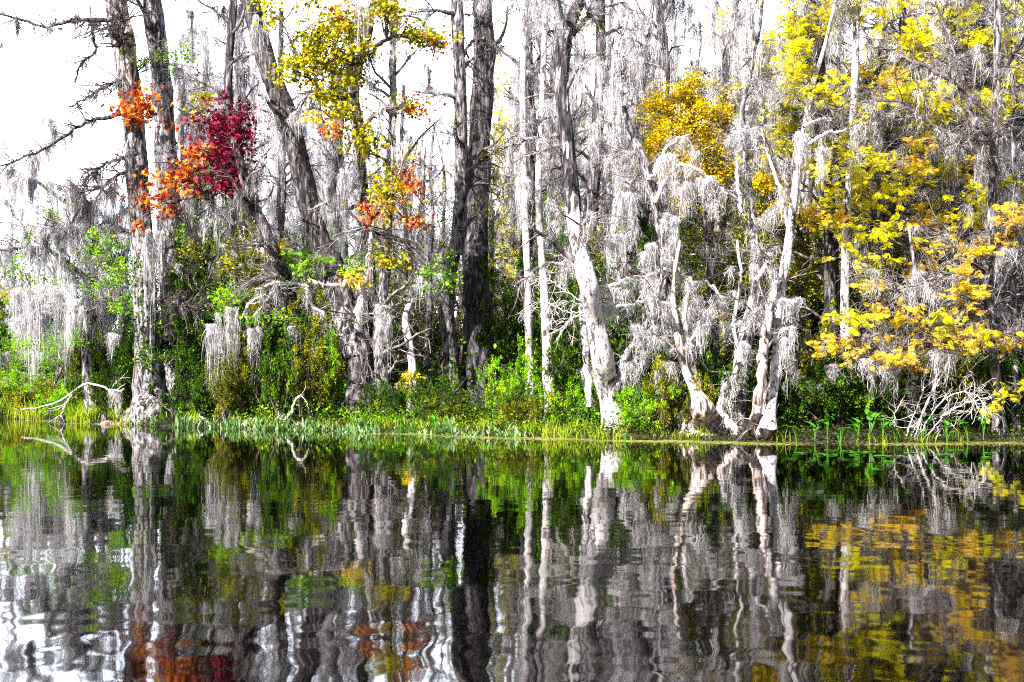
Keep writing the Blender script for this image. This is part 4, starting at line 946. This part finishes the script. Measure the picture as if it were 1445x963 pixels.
for i, (px, d, h, wx, kind, lab) in enumerate((
    (8, 2.5, 1.6, 1.5, 'lime', 'bright lime shrub at the very left end of the bank'),
    (45, 2.0, 1.1, 1.4, 'vine', 'low yellow green shrub below the left moss curtains'),
    (85, 1.6, 1.1, 1.0, 'lime', 'lime shrub above the dark post stump'),
    (138, 2.6, 3.4, 1.1, 'tall', 'tall olive shrub rising left of the scarred cypress'),
    (160, 1.6, 1.7, 0.9, 'dark', 'dark green shrub against the foot of the scarred cypress'),
    (168, 3.4, 3.0, 1.0, 'lime', 'bright green shrub pressed against the left side of the scarred cypress'),
    (268, 1.4, 1.6, 1.1, 'dark', 'dark shrub right of the flared foot of the scarred cypress'),
    (292, 3.0, 4.4, 1.5, 'tall', 'tall dark shrub mass behind the three short moss tails'),
    (325, 1.4, 1.7, 0.9, 'vine', 'olive shrub standing behind the grey stake'),
    (354, 2.2, 5.0, 1.0, 'tall', 'tall yellow green vine column right of the three short moss tails'),
    (385, 1.3, 2.4, 0.9, 'dark', 'dark glossy shrub beside the tall vine column'),
    (408, 2.6, 3.6, 1.1, 'tall', 'tall shrub below the white zigzag branch'),
    (436, 1.7, 3.0, 0.9, 'tall', 'vine covered shrub left of the hollow foot'),
    (462, 2.4, 2.2, 0.7, 'lime', 'fresh green shrub touching the hollow footed leaner'),
    (560, 2.4, 1.1, 0.8, 'dark', 'low dark shrub between the hollow foot and the pale crooked trunk'),
    (608, 1.8, 1.5, 0.8, 'dark', 'dark shrub right of the pale crooked trunk'),
    (640, 1.8, 0.75, 1.0, 'vine', 'olive shrub hiding the foot of the narrower twin cypress'),
    (676, 2.0, 0.7, 1.0, 'dark', 'dark green shrub hiding the foot of the broader twin cypress'),
    (716, 2.0, 1.9, 0.8, 'lime', 'leafy green shrub right of the broader twin cypress'),
    (736, 1.4, 1.0, 0.9, 'vine', 'olive shrub below the thin whitish trunk'),
    (800, 1.8, 1.4, 0.9, 'lime', 'bright shrub between the white pole and the fat white tree'),
    (822, 3.0, 2.4, 1.3, 'dark', 'dark shrub behind the thin second stem of the fat white tree'),
    (908, 0.9, 1.2, 0.9, 'lime', 'bright leafy shrub at the right foot of the fat white tree'),
    (938, 1.1, 1.8, 0.9, 'vine', 'yellow green shrub left of the ribbed stump'),
    (925, 2.6, 2.8, 1.1, 'dark', 'dark shrub rising behind the bright leafy one near the stump'),
    (1045, 2.4, 1.9, 1.4, 'dark', 'dark shrub in the shade behind the ribbed stump'),
    (1130, 2.2, 1.6, 1.5, 'dark', 'dark shrub below the sagging moss garland'),
    (1158, 3.2, 2.6, 1.5, 'vine', 'olive shrub left of the white speckled trunk'),
    (1225, 2.2, 1.8, 1.5, 'dark', 'dark shrub right of the white speckled trunk'),
    (1262, 3.2, 2.8, 1.5, 'vine', 'olive shrub behind the short mossy snag'),
    (1320, 2.2, 1.9, 1.6, 'dark', 'dark shrub behind the tangle of dead twigs'),
    (1370, 2.8, 2.6, 1.5, 'vine', 'olive shrub left of the bald cypress foot'),
    (1425, 1.8, 2.0, 1.4, 'dark', 'dark shrub at the very right end of the bank'))):
    put_shrub(px, d, h, wx, kind, lab, {138: 1, 292: 0, 354: 1, 408: 0, 436: 1}.get(px, i))
for px, d, h, wx, lab in ((872, 7.5, 4.6, 1.3, 'added tall shade-dark shrub filling the gap behind the fat white tree'), (915, 8.5, 5.2, 1.4, 'added tall shade-dark shrub left of the golden bush'),
        (960, 7.0, 4.8, 1.3, 'added tall shade-dark shrub directly under the golden bush'), (1032, 8.0, 5.4, 1.4, 'added tall shade-dark shrub behind the moss draped crooked stem'), (1120, 7.0, 4.4, 1.4, 'added tall shade-dark shrub above the sagging moss garland'),
        (1160, 8.5, 5.4, 1.5, 'added tall shade-dark shrub behind the olive shrub beside the speckled trunk'), (1240, 7.5, 4.6, 1.5, 'added tall shade-dark shrub behind the tips of the amber boughs'), (1310, 8.0, 4.4, 1.5, 'added tall shade-dark shrub far behind the dead twig tangle'), (1380, 7.0, 4.6, 1.4, 'added tall shade-dark shrub behind the bald cypress trunk'), (735, 9.0, 4.6, 1.3, 'added tall shade-dark shrub behind the thin whitish trunk'), (800, 8.5, 4.4, 1.3, 'added tall shade-dark shrub behind the gap of pole and fat white tree')):
    put_shrub(px, d, h, wx, 'tall', lab, 0)  # added shrubs, a dark mass standing in for the shade between the trees
# a second, darker row deeper in the wood
rng2 = np.random.default_rng(9)
for i, px in enumerate(np.linspace(-40, 1490, 40)):
    px = px + rng2.uniform(-12, 12); d = rng2.uniform(5, 11)
    g = max(k for k, (x, _) in enumerate(LM) if px >= x)
    n = cnt[('s', g)] = cnt.get(('s', g), 0) + 1
    lab = (f'{ORD[n-1]} shaded shrub of the inner row counted from the left edge' if g == 0 else f'{ORD[n-1]} shaded shrub counted rightwards from {LM[g][1]}')
    if 555 < px < 790: d += 10
    elif 455 < px <= 555: d += 6
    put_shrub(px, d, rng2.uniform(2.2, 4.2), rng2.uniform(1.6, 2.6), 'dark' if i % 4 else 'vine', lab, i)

def undergrowth():
    rng = np.random.default_rng(15)
    def band(n, d0, d1, hmax, size, mat, name, label, x0=-25, x1=22, kind='kite', p=1.5):
        X = rng.uniform(x0, x1, n); Y = shore(X) + d0 + (d1 - d0) * rng.random(n)
        lump = 0.35 + 0.65 * np.clip(0.5 + 0.5 * np.sin(X * 1.9 + 1.3 * np.sin(Y)) * np.sin(Y * 1.3 + X * 0.6), 0, 1)
        Z = ground_z(X, Y) + hmax * lump * rng.random(n) ** p
        o = MB().add(*leaves(rng, np.stack([X, Y, Z], 1), size, kind, 0.2)).build(name, mat, smooth=False)
        tag(o, label, 'undergrowth', kind='stuff')
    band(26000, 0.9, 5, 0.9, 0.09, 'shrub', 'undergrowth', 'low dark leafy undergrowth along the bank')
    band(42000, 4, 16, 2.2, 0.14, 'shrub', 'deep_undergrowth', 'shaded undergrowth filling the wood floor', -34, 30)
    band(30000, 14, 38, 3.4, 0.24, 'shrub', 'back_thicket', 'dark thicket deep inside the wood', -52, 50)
    band(26000, -0.12, 1.5, 0.24, 0.065, 'litter', 'bank_litter', 'low dark leaves and litter along the lip of the bank', -23, 13, p=1.2)
    band(9000, 0.6, 3.5, 0.7, 0.08, 'lime', 'bright_undergrowth', 'sunlit lime green undergrowth on the bank lip', -23, 3.2)
undergrowth()

# ================================================================== bank grass, arrowhead leaves, floating weed
def blades(rng, base, h, w, bend=0.35, K=5, waist=False):
    n = len(base); t = np.linspace(0, 1, K)
    az = rng.uniform(0, 2 * pi, n); b = bend * rng.uniform(0.1, 1.4, n)
    pt = np.repeat(base[:, None, :], K, 1)
    pt[:, :, 0] += (np.cos(az) * b * h)[:, None] * t[None] ** 2; pt[:, :, 1] += (np.sin(az) * b * h)[:, None] * t[None] ** 2
    pt[:, :, 2] += h[:, None] * (t - 0.25 * t ** 3 * b[:, None])
    prof = np.array([0.25, 0.3, 0.9, 1.0, 0.05]) if waist else np.array([0.8, 1, 0.9, 0.6, 0.05])
    wd = w[:, None] * prof[None]
    a2 = rng.uniform(0, pi, n); sx = np.stack([np.cos(a2), np.sin(a2), 0 * a2], 1)[:, None] * wd[..., None] * 0.5
    V = np.stack([pt - sx, pt + sx], 2); k = np.arange(K - 1) * 2
    return V.reshape(-1, 3), ((np.arange(n) * K * 2)[:, None, None] + np.stack([k, k + 1, k + 3, k + 2], -1)[None]).reshape(-1, 4)
def bank_plants():
    rng = np.random.default_rng(21)
    def strip(px0, px1, n, d0, d1, h0, h1, w, bend, waist=False, clump=0.12):
        m = max(8, n // 14); px = rng.uniform(px0, px1, m); Y = shore_px(px) + rng.uniform(d0, d1, m); c = np.stack([(px - CX) / F_PX * Y, Y], 1)
        Y2 = shore(c[:, 0]) + (Y - shore_px(px)); c[:, 1] = Y2
        p = np.repeat(c, 14, 0) + rng.standard_normal((m * 14, 2)) * clump
        base = np.stack([p[:, 0], p[:, 1], np.maximum(ground_z(p[:, 0], p[:, 1]), -0.25)], 1)
        h = np.repeat(rng.uniform(h0, h1, m), 14) * rng.uniform(0.5, 1.15, m * 14)
        return blades(rng, base, h, w * rng.uniform(0.6, 1.3, m * 14), bend, 5, waist)
    g = MB()
    g.add(*strip(530, 880, 1500, -0.1, 1.8, 0.1, 0.42, 0.018, 0.6)); g.add(*strip(180, 540, 300, -0.1, 1.4, 0.2, 0.45, 0.018, 0.5)); g.add(*strip(-30, 190, 1500, -0.2, 2.2, 0.2, 0.7, 0.022, 0.4)); g.add(*strip(870, 1000, 160, 0.0, 0.8, 0.12, 0.3, 0.016, 0.6)); g.add(*strip(1100, 1480, 170, -0.1, 0.6, 0.12, 0.4, 0.018, 0.5))
    tag(g.build('bank_grass', 'grass', smooth=False), 'yellow green grass fringing the river bank', 'grass', kind='stuff')
    r = MB()
    r.add(*strip(335, 530, 720, -0.7, 0.4, 0.12, 0.42, 0.045, 0.45, True, 0.12)); r.add(*strip(520, 735, 420, -0.6, 0.3, 0.12, 0.38, 0.045, 0.45, True, 0.12)); r.add(*strip(195, 335, 260, -0.5, 0.3, 0.15, 0.45, 0.035, 0.3, True, 0.10))
    tag(r.build('arrowhead_reeds', 'reed', smooth=False), 'pale arrowhead leaves standing in the shallows', 'reeds', kind='stuff')
    # floating weed: clouds of tiny rounded leaves lying on the water
    n = 9000; m = 75; px = np.concatenate([rng.uniform(560, 1110, m - 20), rng.uniform(60, 150, 8), rng.uniform(1250, 1445, 12)]); Y = shore_px(px) - rng.uniform(-0.1, 1.0, m) ; c = np.stack([(px - CX) / F_PX * Y, Y], 1)
    p = np.repeat(c, n // m, 0) + rng.standard_normal((n, 2)) * np.array([0.55, 0.28])
    th = np.arange(6) * pi / 3; s = rng.uniform(0.012, 0.035, n)
    a = rng.uniform(0, 1, n)
    V = np.stack([p[:, None, 0] + s[:, None] * np.cos(th + a[:, None]), p[:, None, 1] + s[:, None] * np.sin(th + a[:, None]), np.full((n, 6), 0.004) + rng.uniform(0, 0.004, n)[:, None]], 2)
    tag(MB().add(V.reshape(-1, 3), np.arange(n * 6).reshape(n, 6)).build('floating_weed', 'weed', smooth=False), 'dull yellow floating weed along the water edge', 'water weed', kind='stuff')
bank_plants()

def broad_plant(px, d, h, nl, seed, label, lsz=0.22):
    rng = np.random.default_rng(seed); Y = shore_px(px) + d; b = base_at(px, Y); b[2] = max(b[2], -0.15)
    root = thing('broad_leaved_plant', b, label, 'plant', 'broad leaved marsh plants')
    for k in range(nl):
        az = rng.uniform(0, 6.28); sp = rng.uniform(0.05, 0.3) * h; hh = max(h * rng.uniform(0.5, 1.0) , 0.1) + max(0, -b[2])
        t = np.linspace(0, 1, 6)[:, None]; tip = np.array([math.cos(az) * sp, math.sin(az) * sp, hh])
        pp = tip * t + np.array([0, 0, 1]) * 0.0; pp[:, :2] *= t
        stem = MB().add(*tubes(pp[None], np.linspace(0.012, 0.006, 6)[None], 5)).build('stem', 'broad', root)
        # heart shaped blade, a cupped fan of rings with lobes at its base
        L_, W_ = lsz * rng.uniform(0.7, 1.2), lsz * 0.62 * rng.uniform(0.8, 1.1)
        yy = np.array([-0.22, -0.08, 0.15, 0.45, 0.75, 1.0]); ww = np.array([0.55, 0.95, 1.0, 0.75, 0.38, 0.02])
        dirv = nrm(np.array([math.cos(az), math.sin(az), rng.uniform(-0.1, 1.0)])); side = nrm(np.cross(dirv, [0, 0, 1.0])); up = np.cross(side, dirv)
        V = []
        for y, w_ in zip(yy, ww):
            for s_ in (-1, -0.5, 0, 0.5, 1):
                V.append(tip + dirv * y * L_ + side * s_ * w_ * W_ / 2 + up * (0.10 * abs(s_) * w_ * L_ - 0.18 * y * y * L_))
        i = np.arange(5)[:, None] * 5 + np.arange(4)[None]
        f = np.stack([i, i + 1, i + 6, i + 5], -1).reshape(-1, 4)
        MB().add(V, f).build('leaf', 'broad', root)
for k, (px, d, h, nl, lab) in enumerate(((1124, 0.1, 0.42, 2, 'small broad leaved plant right of the black rotted foot'), (1150, 0.2, 0.5, 3, 'thin broad leaved plant midway between rotted foot and speckled trunk'), (1168, 0.1, 0.55, 3, 'broad leaved plant just left of the speckled trunk foot'),
        (1186, -0.4, 0.35, 3, 'broad leaved plant in front of the speckled trunk foot'), (1212, 0.1, 0.6, 5, 'upright broad leaved plant just right of the speckled trunk foot'), (1228, 0.2, 0.75, 6, 'largest of the broad leaved plants, right of the speckled trunk'), (1246, 0.0, 0.6, 5, 'bushy broad leaved plant next to the largest one'),
        (1266, -0.1, 0.5, 3, 'broad leaved plant left of the short mossy snag'), (1306, 0.1, 0.6, 4, 'broad leaved plant under the tangle of dead twigs'), (1336, -0.1, 0.4, 3, 'low broad leaved plant right of the dead twig tangle'), (1366, 0.0, 0.55, 3, 'broad leaved plant left of the bald cypress foot'),
        (1388, 0.2, 0.6, 3, 'tall single broad leaved plant beside the bald cypress foot'), (882, -0.5, 0.45, 2, 'lone broad leaf standing in the water before the fat white tree'), (566, -0.2, 0.4, 4, 'broad leaved plant among the pale arrowheads below the crooked trunk'), (610, -0.3, 0.4, 4, 'broad leaved plant among the arrowheads right of the crooked trunk'))):
    broad_plant(px, d, h, nl, 300 + k, lab)

# lily pads
rngp = np.random.default_rng(31)
pad0 = None
for k, (px, py) in enumerate(((1160, 641), (1172, 643), (1196, 637), (1206, 643), (1172, 636), (1246, 644), (1228, 638), (1391, 646), (1398, 640), (1330, 642), (1130, 640), (1286, 640), (1212, 639), (1256, 652), (1350, 636))):
    Y = EYE * F_PX / (py - HY); loc = ((px - CX) / F_PX * Y, Y, 0.008)
    if pad0 is None:
        th = np.linspace(0.18, 2 * pi - 0.18, 22); R = 0.13 * (1 + 0.04 * np.sin(5 * th))
        V = [(0, 0, 0)] + [(r_ * math.cos(a), r_ * math.sin(a), 0.004 + 0.006 * math.sin(3 * a)) for a, r_ in zip(th, R)]
        V += [(x, y, z - 0.006) for x, y, z in V]
        f = [(0, i, i + 1) for i in range(1, 22)] + [(23, 23 + i + 1, 23 + i) for i in range(1, 22)]
        pad0 = MB().add(V, f).build('lily_pad', 'broad'); o = pad0
    else: o = pad0.copy(); C.objects.link(o)
    o.location = loc; o.rotation_euler = (0, 0, float(rngp.uniform(0, 6))); s = float(rngp.uniform(0.7, 1.3)); o.scale = (s, s, 1)
    tag(o, 'small green lily pad floating off the right bank', 'lily pad', 'lily pads off the right bank')

# ================================================================== dead wood
def dead_thing(name, label, cat, rows_list, Y, mat, seed, n2=0, ln2=(0.2, 0.6), group=None, z0=None, ns=9, n3=0, yspread=0.0, thin=1.0):
    rng = np.random.default_rng(seed); mb = MB(); PPs, RRs = [], []
    for k, rows in enumerate(rows_list):
        rows = [(a, b, c * thin) for a, b, c in rows]
        pts, rad = px_path(rows, Y + yspread * rng.uniform(-1, 1), rng, 0.06); pr = catmull(np.hstack([pts, rad[:, None]]), 24); pr[:, :3] += rng.standard_normal((24, 3)) * 0.012
        R = np.maximum(pr[:, 3], 0.005) * (1 + 0.06 * rng.standard_normal(24)); mb.add(*tubes(pr[None, :, :3], R[None], ns)); PPs.append(pr[:, :3]); RRs.append(R)
    PPs, RRs = np.array(PPs), np.array(RRs); o0 = PPs[0, 0].copy()
    if n2:
        B = spawn(rng, PPs, RRs, n2, (0.2, 1), (25, 70), ln2, 7, 0.05, 0.2, -0.03, 0.6, 0.3, rmin=0.004); mb.add(*tubes(*B, ns=4))
        if n3: mb.add(*tubes(*spawn(rng, *B, n3, (0.2, 1), (25, 70), (0.1, 0.4), 5, 0, 0.25, -0.03, 0.6, 0.4, rmin=0.004), ns=3))
    o = mb.build(name, mat, None, o0)
    return tag(o, label, cat, group)
dead_thing('fallen_log', 'short dark rotted log lying in the water below the scarred cypress', 'log', [[(136, 604, 7), (150, 599, 12), (165, 602, 14), (180, 600, 13), (191, 605, 8)]], 40.2, 'bark_brown', 41, 3)
dead_thing('stump', 'grey broken stump standing behind the short rotted log', 'stump', [[(148, 606, 12), (148, 596, 10), (147, 588, 8), (149, 583, 4)]], 40.6, 'bark_grey', 42)
dead_thing('fallen_branch', 'pale forked driftwood branch slanting into the water', 'branch', [[(253, 589, 3), (275, 598, 5), (300, 603, 6), (319, 608, 7)], [(280, 584, 3), (292, 594, 4), (306, 602, 5), (318, 607, 6)]], 38.9, 'dead', 43, 5)
dead_thing('wooden_stake', 'short pointed grey stake beside the pale driftwood', 'stake', [[(317, 609, 7), (317, 598, 7), (317, 586, 6), (316, 577, 2)]], 38.7, 'bark_grey', 44)
dead_thing('post_stump', 'dark pointed stump in the water at far left', 'stump', [[(87, 606, 11), (87, 598, 10), (88, 590, 6), (88, 583, 2)]], 41.2, 'bark_dark', 45)
dead_thing('bare_branch', 'long pale bare branch arching over the left bank grass', 'branch', [[(30, 578, 2.5), (60, 574, 3), (85, 566, 4), (105, 552, 5), (125, 541, 5), (145, 546, 5), (160, 552, 5), (176, 549, 4)], [(155, 551, 4), (164, 540, 3), (172, 533, 2)], [(105, 552, 4), (92, 572, 3), (86, 588, 2)]], 41.0, 'dead', 46, 14, thin=0.62)
dead_thing('bent_snag', 'small white bent snag rising from the arrowheads', 'snag', [[(398, 598, 5), (404, 590, 5), (412, 582, 5), (414, 572, 4), (420, 562, 4), (426, 557, 2)]], 38.0, 'dead', 47, 2)
dead_thing('driftwood', 'bleached driftwood lump among reeds right of the stake', 'driftwood', [[(340, 602, 6), (350, 598, 9), (362, 600, 8), (374, 604, 4)]], 38.0, 'dead', 48, 3)
dead_thing('twig_tangle', 'tangle of bleached dead twigs arching into the water at right', 'branches', [
    [(1290, 622, 4), (1300, 590, 4), (1316, 550, 4), (1330, 510, 3), (1345, 470, 3), (1362, 430, 2)], [(1278, 622, 3), (1284, 600, 3), (1300, 560, 3), (1308, 520, 2)],
    [(1294, 620, 3), (1318, 580, 3), (1345, 556, 3), (1372, 556, 2), (1390, 570, 2)], [(1300, 624, 3), (1330, 590, 3), (1360, 570, 2), (1400, 560, 2)],
    [(1398, 500, 4), (1372, 520, 3), (1346, 556, 3), (1326, 600, 3), (1316, 622, 2)], [(1396, 470, 4), (1350, 500, 3), (1320, 545, 3), (1298, 590, 2), (1286, 618, 2)],
    [(1270, 618, 2), (1262, 590, 2), (1276, 560, 2)], [(1338, 470, 3), (1330, 520, 3), (1338, 570, 2), (1334, 615, 2)], [(1352, 500, 3), (1375, 540, 2), (1370, 590, 2)]], 31.0, 'dead', 49, 110, (0.2, 0.8), None, None, 6, 320, 0.45, 0.65)
dead_thing('bare_branch', 'white jagged dead branch crossing before the scarred cypress and vine column', 'branch', [[(352, 470, 5), (348, 440, 5), (356, 425, 4), (380, 415, 3)], [(345, 475, 3), (338, 455, 3), (350, 432, 2)]], 38.9, 'dead', 50, 6)
dead_thing('bare_twigs', 'burst of pale bare twigs in front of the white trunks', 'branches', [[(826, 435, 4), (805, 425, 3), (780, 430, 2), (762, 446, 1.5)], [(826, 430, 3), (800, 412, 3), (775, 395, 2)], [(826, 440, 3), (802, 455, 3), (785, 480, 2)], [(826, 425, 3), (814, 385, 2), (800, 360, 1.5)], [(824, 440, 3), (800, 440, 2), (768, 425, 1.5)]], 32.4, 'dead', 51, 70, (0.2, 0.8), None, None, 5, 160, 0.3, 0.6)

# ================================================================== distinct beards of Spanish moss
for k, (px, y0, y1, w, Y, mat, lab) in enumerate((
    (217, 322, 505, 24, 39.4, 'moss', 'longest bright moss beard hanging before the scarred cypress trunk'),
    (228, 330, 480, 14, 39.6, 'moss_grey', 'shadowed grey moss beard beside the longest bright one'),
    (186, 205, 345, 9, 39.9, 'moss_grey', 'dark narrow moss tail against the scarred cypress trunk'),
    (302, 440, 580, 18, 38.6, 'moss', 'first of three pale moss tails before the dark shrub'),
    (311, 460, 575, 10, 38.7, 'moss', 'middle one of three pale moss tails before the dark shrub'),
    (326, 425, 570, 14, 38.6, 'moss', 'last and straightest of three pale moss tails before the dark shrub'),
    (358, 455, 552, 13, 38.6, 'moss', 'pale moss tail before the tall vine column'),
    (449, 525, 588, 6, 38.6, 'moss', 'thin moss thread below the fresh green shrub'),
    (443, 488, 540, 8, 38.6, 'moss', 'short pale moss tuft left of the hollow foot'),
    (541, 430, 530, 18, 38.8, 'moss', 'pale moss beard hanging off the white forked limb tip'),
    (415, 460, 490, 12, 38.6, 'moss', 'small moss tuft under the white zigzag branch'),
    (75, 325, 410, 46, 40.8, 'moss_grey', 'wide dark moss curtain at the far left'),
    (30, 400, 560, 22, 40.9, 'moss', 'long pale moss beard near the left end of the bank'),
    (52, 395, 545, 22, 40.8, 'moss', 'pale moss beard right of the one nearest the left end'),
    (84, 400, 550, 24, 41.0, 'moss', 'pale moss beard hanging over the dark post stump'),
    (106, 420, 530, 22, 40.7, 'moss', 'broad pale moss beard midway under the low draped tree'),
    (5, 495, 555, 18, 40.8, 'moss_grey', 'dark blunt moss clump at the very left edge'),
    (160, 470, 520, 10, 40.6, 'moss', 'short moss tuft beside the olive shrub'),
    (163, 550, 592, 8, 40.4, 'moss', 'little moss tail hanging from the arching bare branch'),
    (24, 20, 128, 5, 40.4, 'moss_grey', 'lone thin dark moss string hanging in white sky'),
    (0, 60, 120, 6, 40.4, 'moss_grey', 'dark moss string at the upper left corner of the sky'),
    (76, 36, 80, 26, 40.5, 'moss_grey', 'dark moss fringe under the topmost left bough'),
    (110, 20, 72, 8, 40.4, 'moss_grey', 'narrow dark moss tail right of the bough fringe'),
    (135, 28, 60, 20, 40.4, 'moss_grey', 'ragged grey moss fringe beside the tan scar'),
    (940, 215, 300, 22, 32.7, 'moss', 'first white lobe of the moss cape'),
    (968, 255, 335, 30, 32.6, 'moss', 'broad white lobe of the moss cape below the golden bush'),
    (1000, 248, 300, 24, 32.6, 'moss', 'grey lobe of the moss cape at the end of its white branch'),
    (945, 300, 370, 20, 32.5, 'moss', 'lowest white lobe of the moss cape'),
    (885, 270, 360, 28, 32.6, 'moss', 'shaggy pale moss mass left of the moss cape'),
    (865, 330, 410, 26, 32.4, 'moss', 'pale moss sweeping down to the fat white tree'),
    (915, 340, 450, 16, 32.5, 'moss', 'long grey moss beard below the moss cape'),
    (895, 500, 570, 30, 32.4, 'moss', 'tattered moss skirt right of the fat white tree'),
    (930, 520, 570, 10, 32.4, 'moss', 'thin moss tail between the moss skirt and the ribbed stump'),
    (1116, 420, 470, 34, 30.9, 'moss', 'round shaggy moss clump on the bare pale stems'),
    (1108, 460, 560, 14, 30.9, 'moss', 'long moss beard under the round shaggy clump'),
    (1133, 185, 300, 16, 30.9, 'moss', 'long moss beard beside the upper bare pale stem'),
    (1162, 205, 290, 14, 30.8, 'moss', 'pointed pale moss beard hanging off the side limb of the bare stems'),
    (1050, 480, 570, 26, 31.3, 'moss', 'heavy grey moss wrap on the crooked draped stem'),
    (1064, 180, 215, 40, 31.4, 'moss', 'moss saddle in the fork above the golden bushes'),
    (1176, 512, 548, 9, 31.3, 'moss', 'moss clump at the end of the sagging garland'),
    (1225, 505, 560, 16, 30.6, 'moss', 'first small beard under the amber boughs'),
    (1258, 510, 570, 18, 30.6, 'moss', 'second small beard under the amber boughs'),
    (1330, 490, 560, 22, 30.6, 'moss', 'pale ragged beard above the dead twig tangle'),
    (1345, 200, 330, 22, 33.2, 'moss', 'long pale beard on the upper right cypress'),
    (1385, 220, 300, 26, 33.0, 'moss', 'grey beard curtain right of the long pale one'),
    (1425, 190, 340, 24, 33.0, 'moss', 'hanging curtain at the right edge under yellow sprays'),
    (1420, 350, 395, 22, 30.6, 'moss', 'pale tuft above the low amber boughs'),
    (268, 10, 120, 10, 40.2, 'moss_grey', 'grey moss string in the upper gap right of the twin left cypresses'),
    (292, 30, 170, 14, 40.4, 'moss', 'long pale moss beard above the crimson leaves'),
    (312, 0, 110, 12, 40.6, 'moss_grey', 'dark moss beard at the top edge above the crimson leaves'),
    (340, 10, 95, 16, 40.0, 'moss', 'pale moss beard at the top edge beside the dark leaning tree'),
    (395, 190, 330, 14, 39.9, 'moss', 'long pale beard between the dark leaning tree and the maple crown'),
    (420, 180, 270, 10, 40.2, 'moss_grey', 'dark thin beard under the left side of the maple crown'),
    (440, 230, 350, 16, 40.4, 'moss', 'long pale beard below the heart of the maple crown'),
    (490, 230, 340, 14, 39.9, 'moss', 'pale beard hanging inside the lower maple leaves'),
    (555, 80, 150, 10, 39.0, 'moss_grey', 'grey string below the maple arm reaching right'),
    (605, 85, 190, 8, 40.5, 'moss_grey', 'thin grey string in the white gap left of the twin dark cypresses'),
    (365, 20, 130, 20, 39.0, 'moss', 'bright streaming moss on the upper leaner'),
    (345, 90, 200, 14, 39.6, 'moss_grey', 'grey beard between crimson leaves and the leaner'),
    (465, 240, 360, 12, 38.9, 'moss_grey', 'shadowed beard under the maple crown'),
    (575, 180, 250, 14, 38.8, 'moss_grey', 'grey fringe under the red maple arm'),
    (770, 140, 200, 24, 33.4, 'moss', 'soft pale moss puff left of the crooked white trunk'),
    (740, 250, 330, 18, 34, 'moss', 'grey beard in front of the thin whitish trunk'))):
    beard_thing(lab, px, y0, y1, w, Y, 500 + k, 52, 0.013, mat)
# the garland sagging between the bare stems and the speckled trunk
_r = np.random.default_rng(61); _pp, _ = px_path([(1110, 470, 8), (1116, 505, 8), (1128, 532, 9), (1148, 546, 10), (1165, 540, 8), (1180, 522, 6), (1190, 500, 5)], 31.6)
_g = catmull(_pp, 60); _mb = MB()
beards(_r, _mb, _g, 0.13, 0.03, 26, 0.011, 0.05); beards(_r, _mb, _g[8:30:4], 0.5, 0.04, 30, 0.011, 0.04)
tag(_mb.build('moss_garland', 'moss', None, _g[0], smooth=False), 'rope of moss sagging from the bare pale stems to the speckled trunk', 'moss', 'beards of hanging moss')
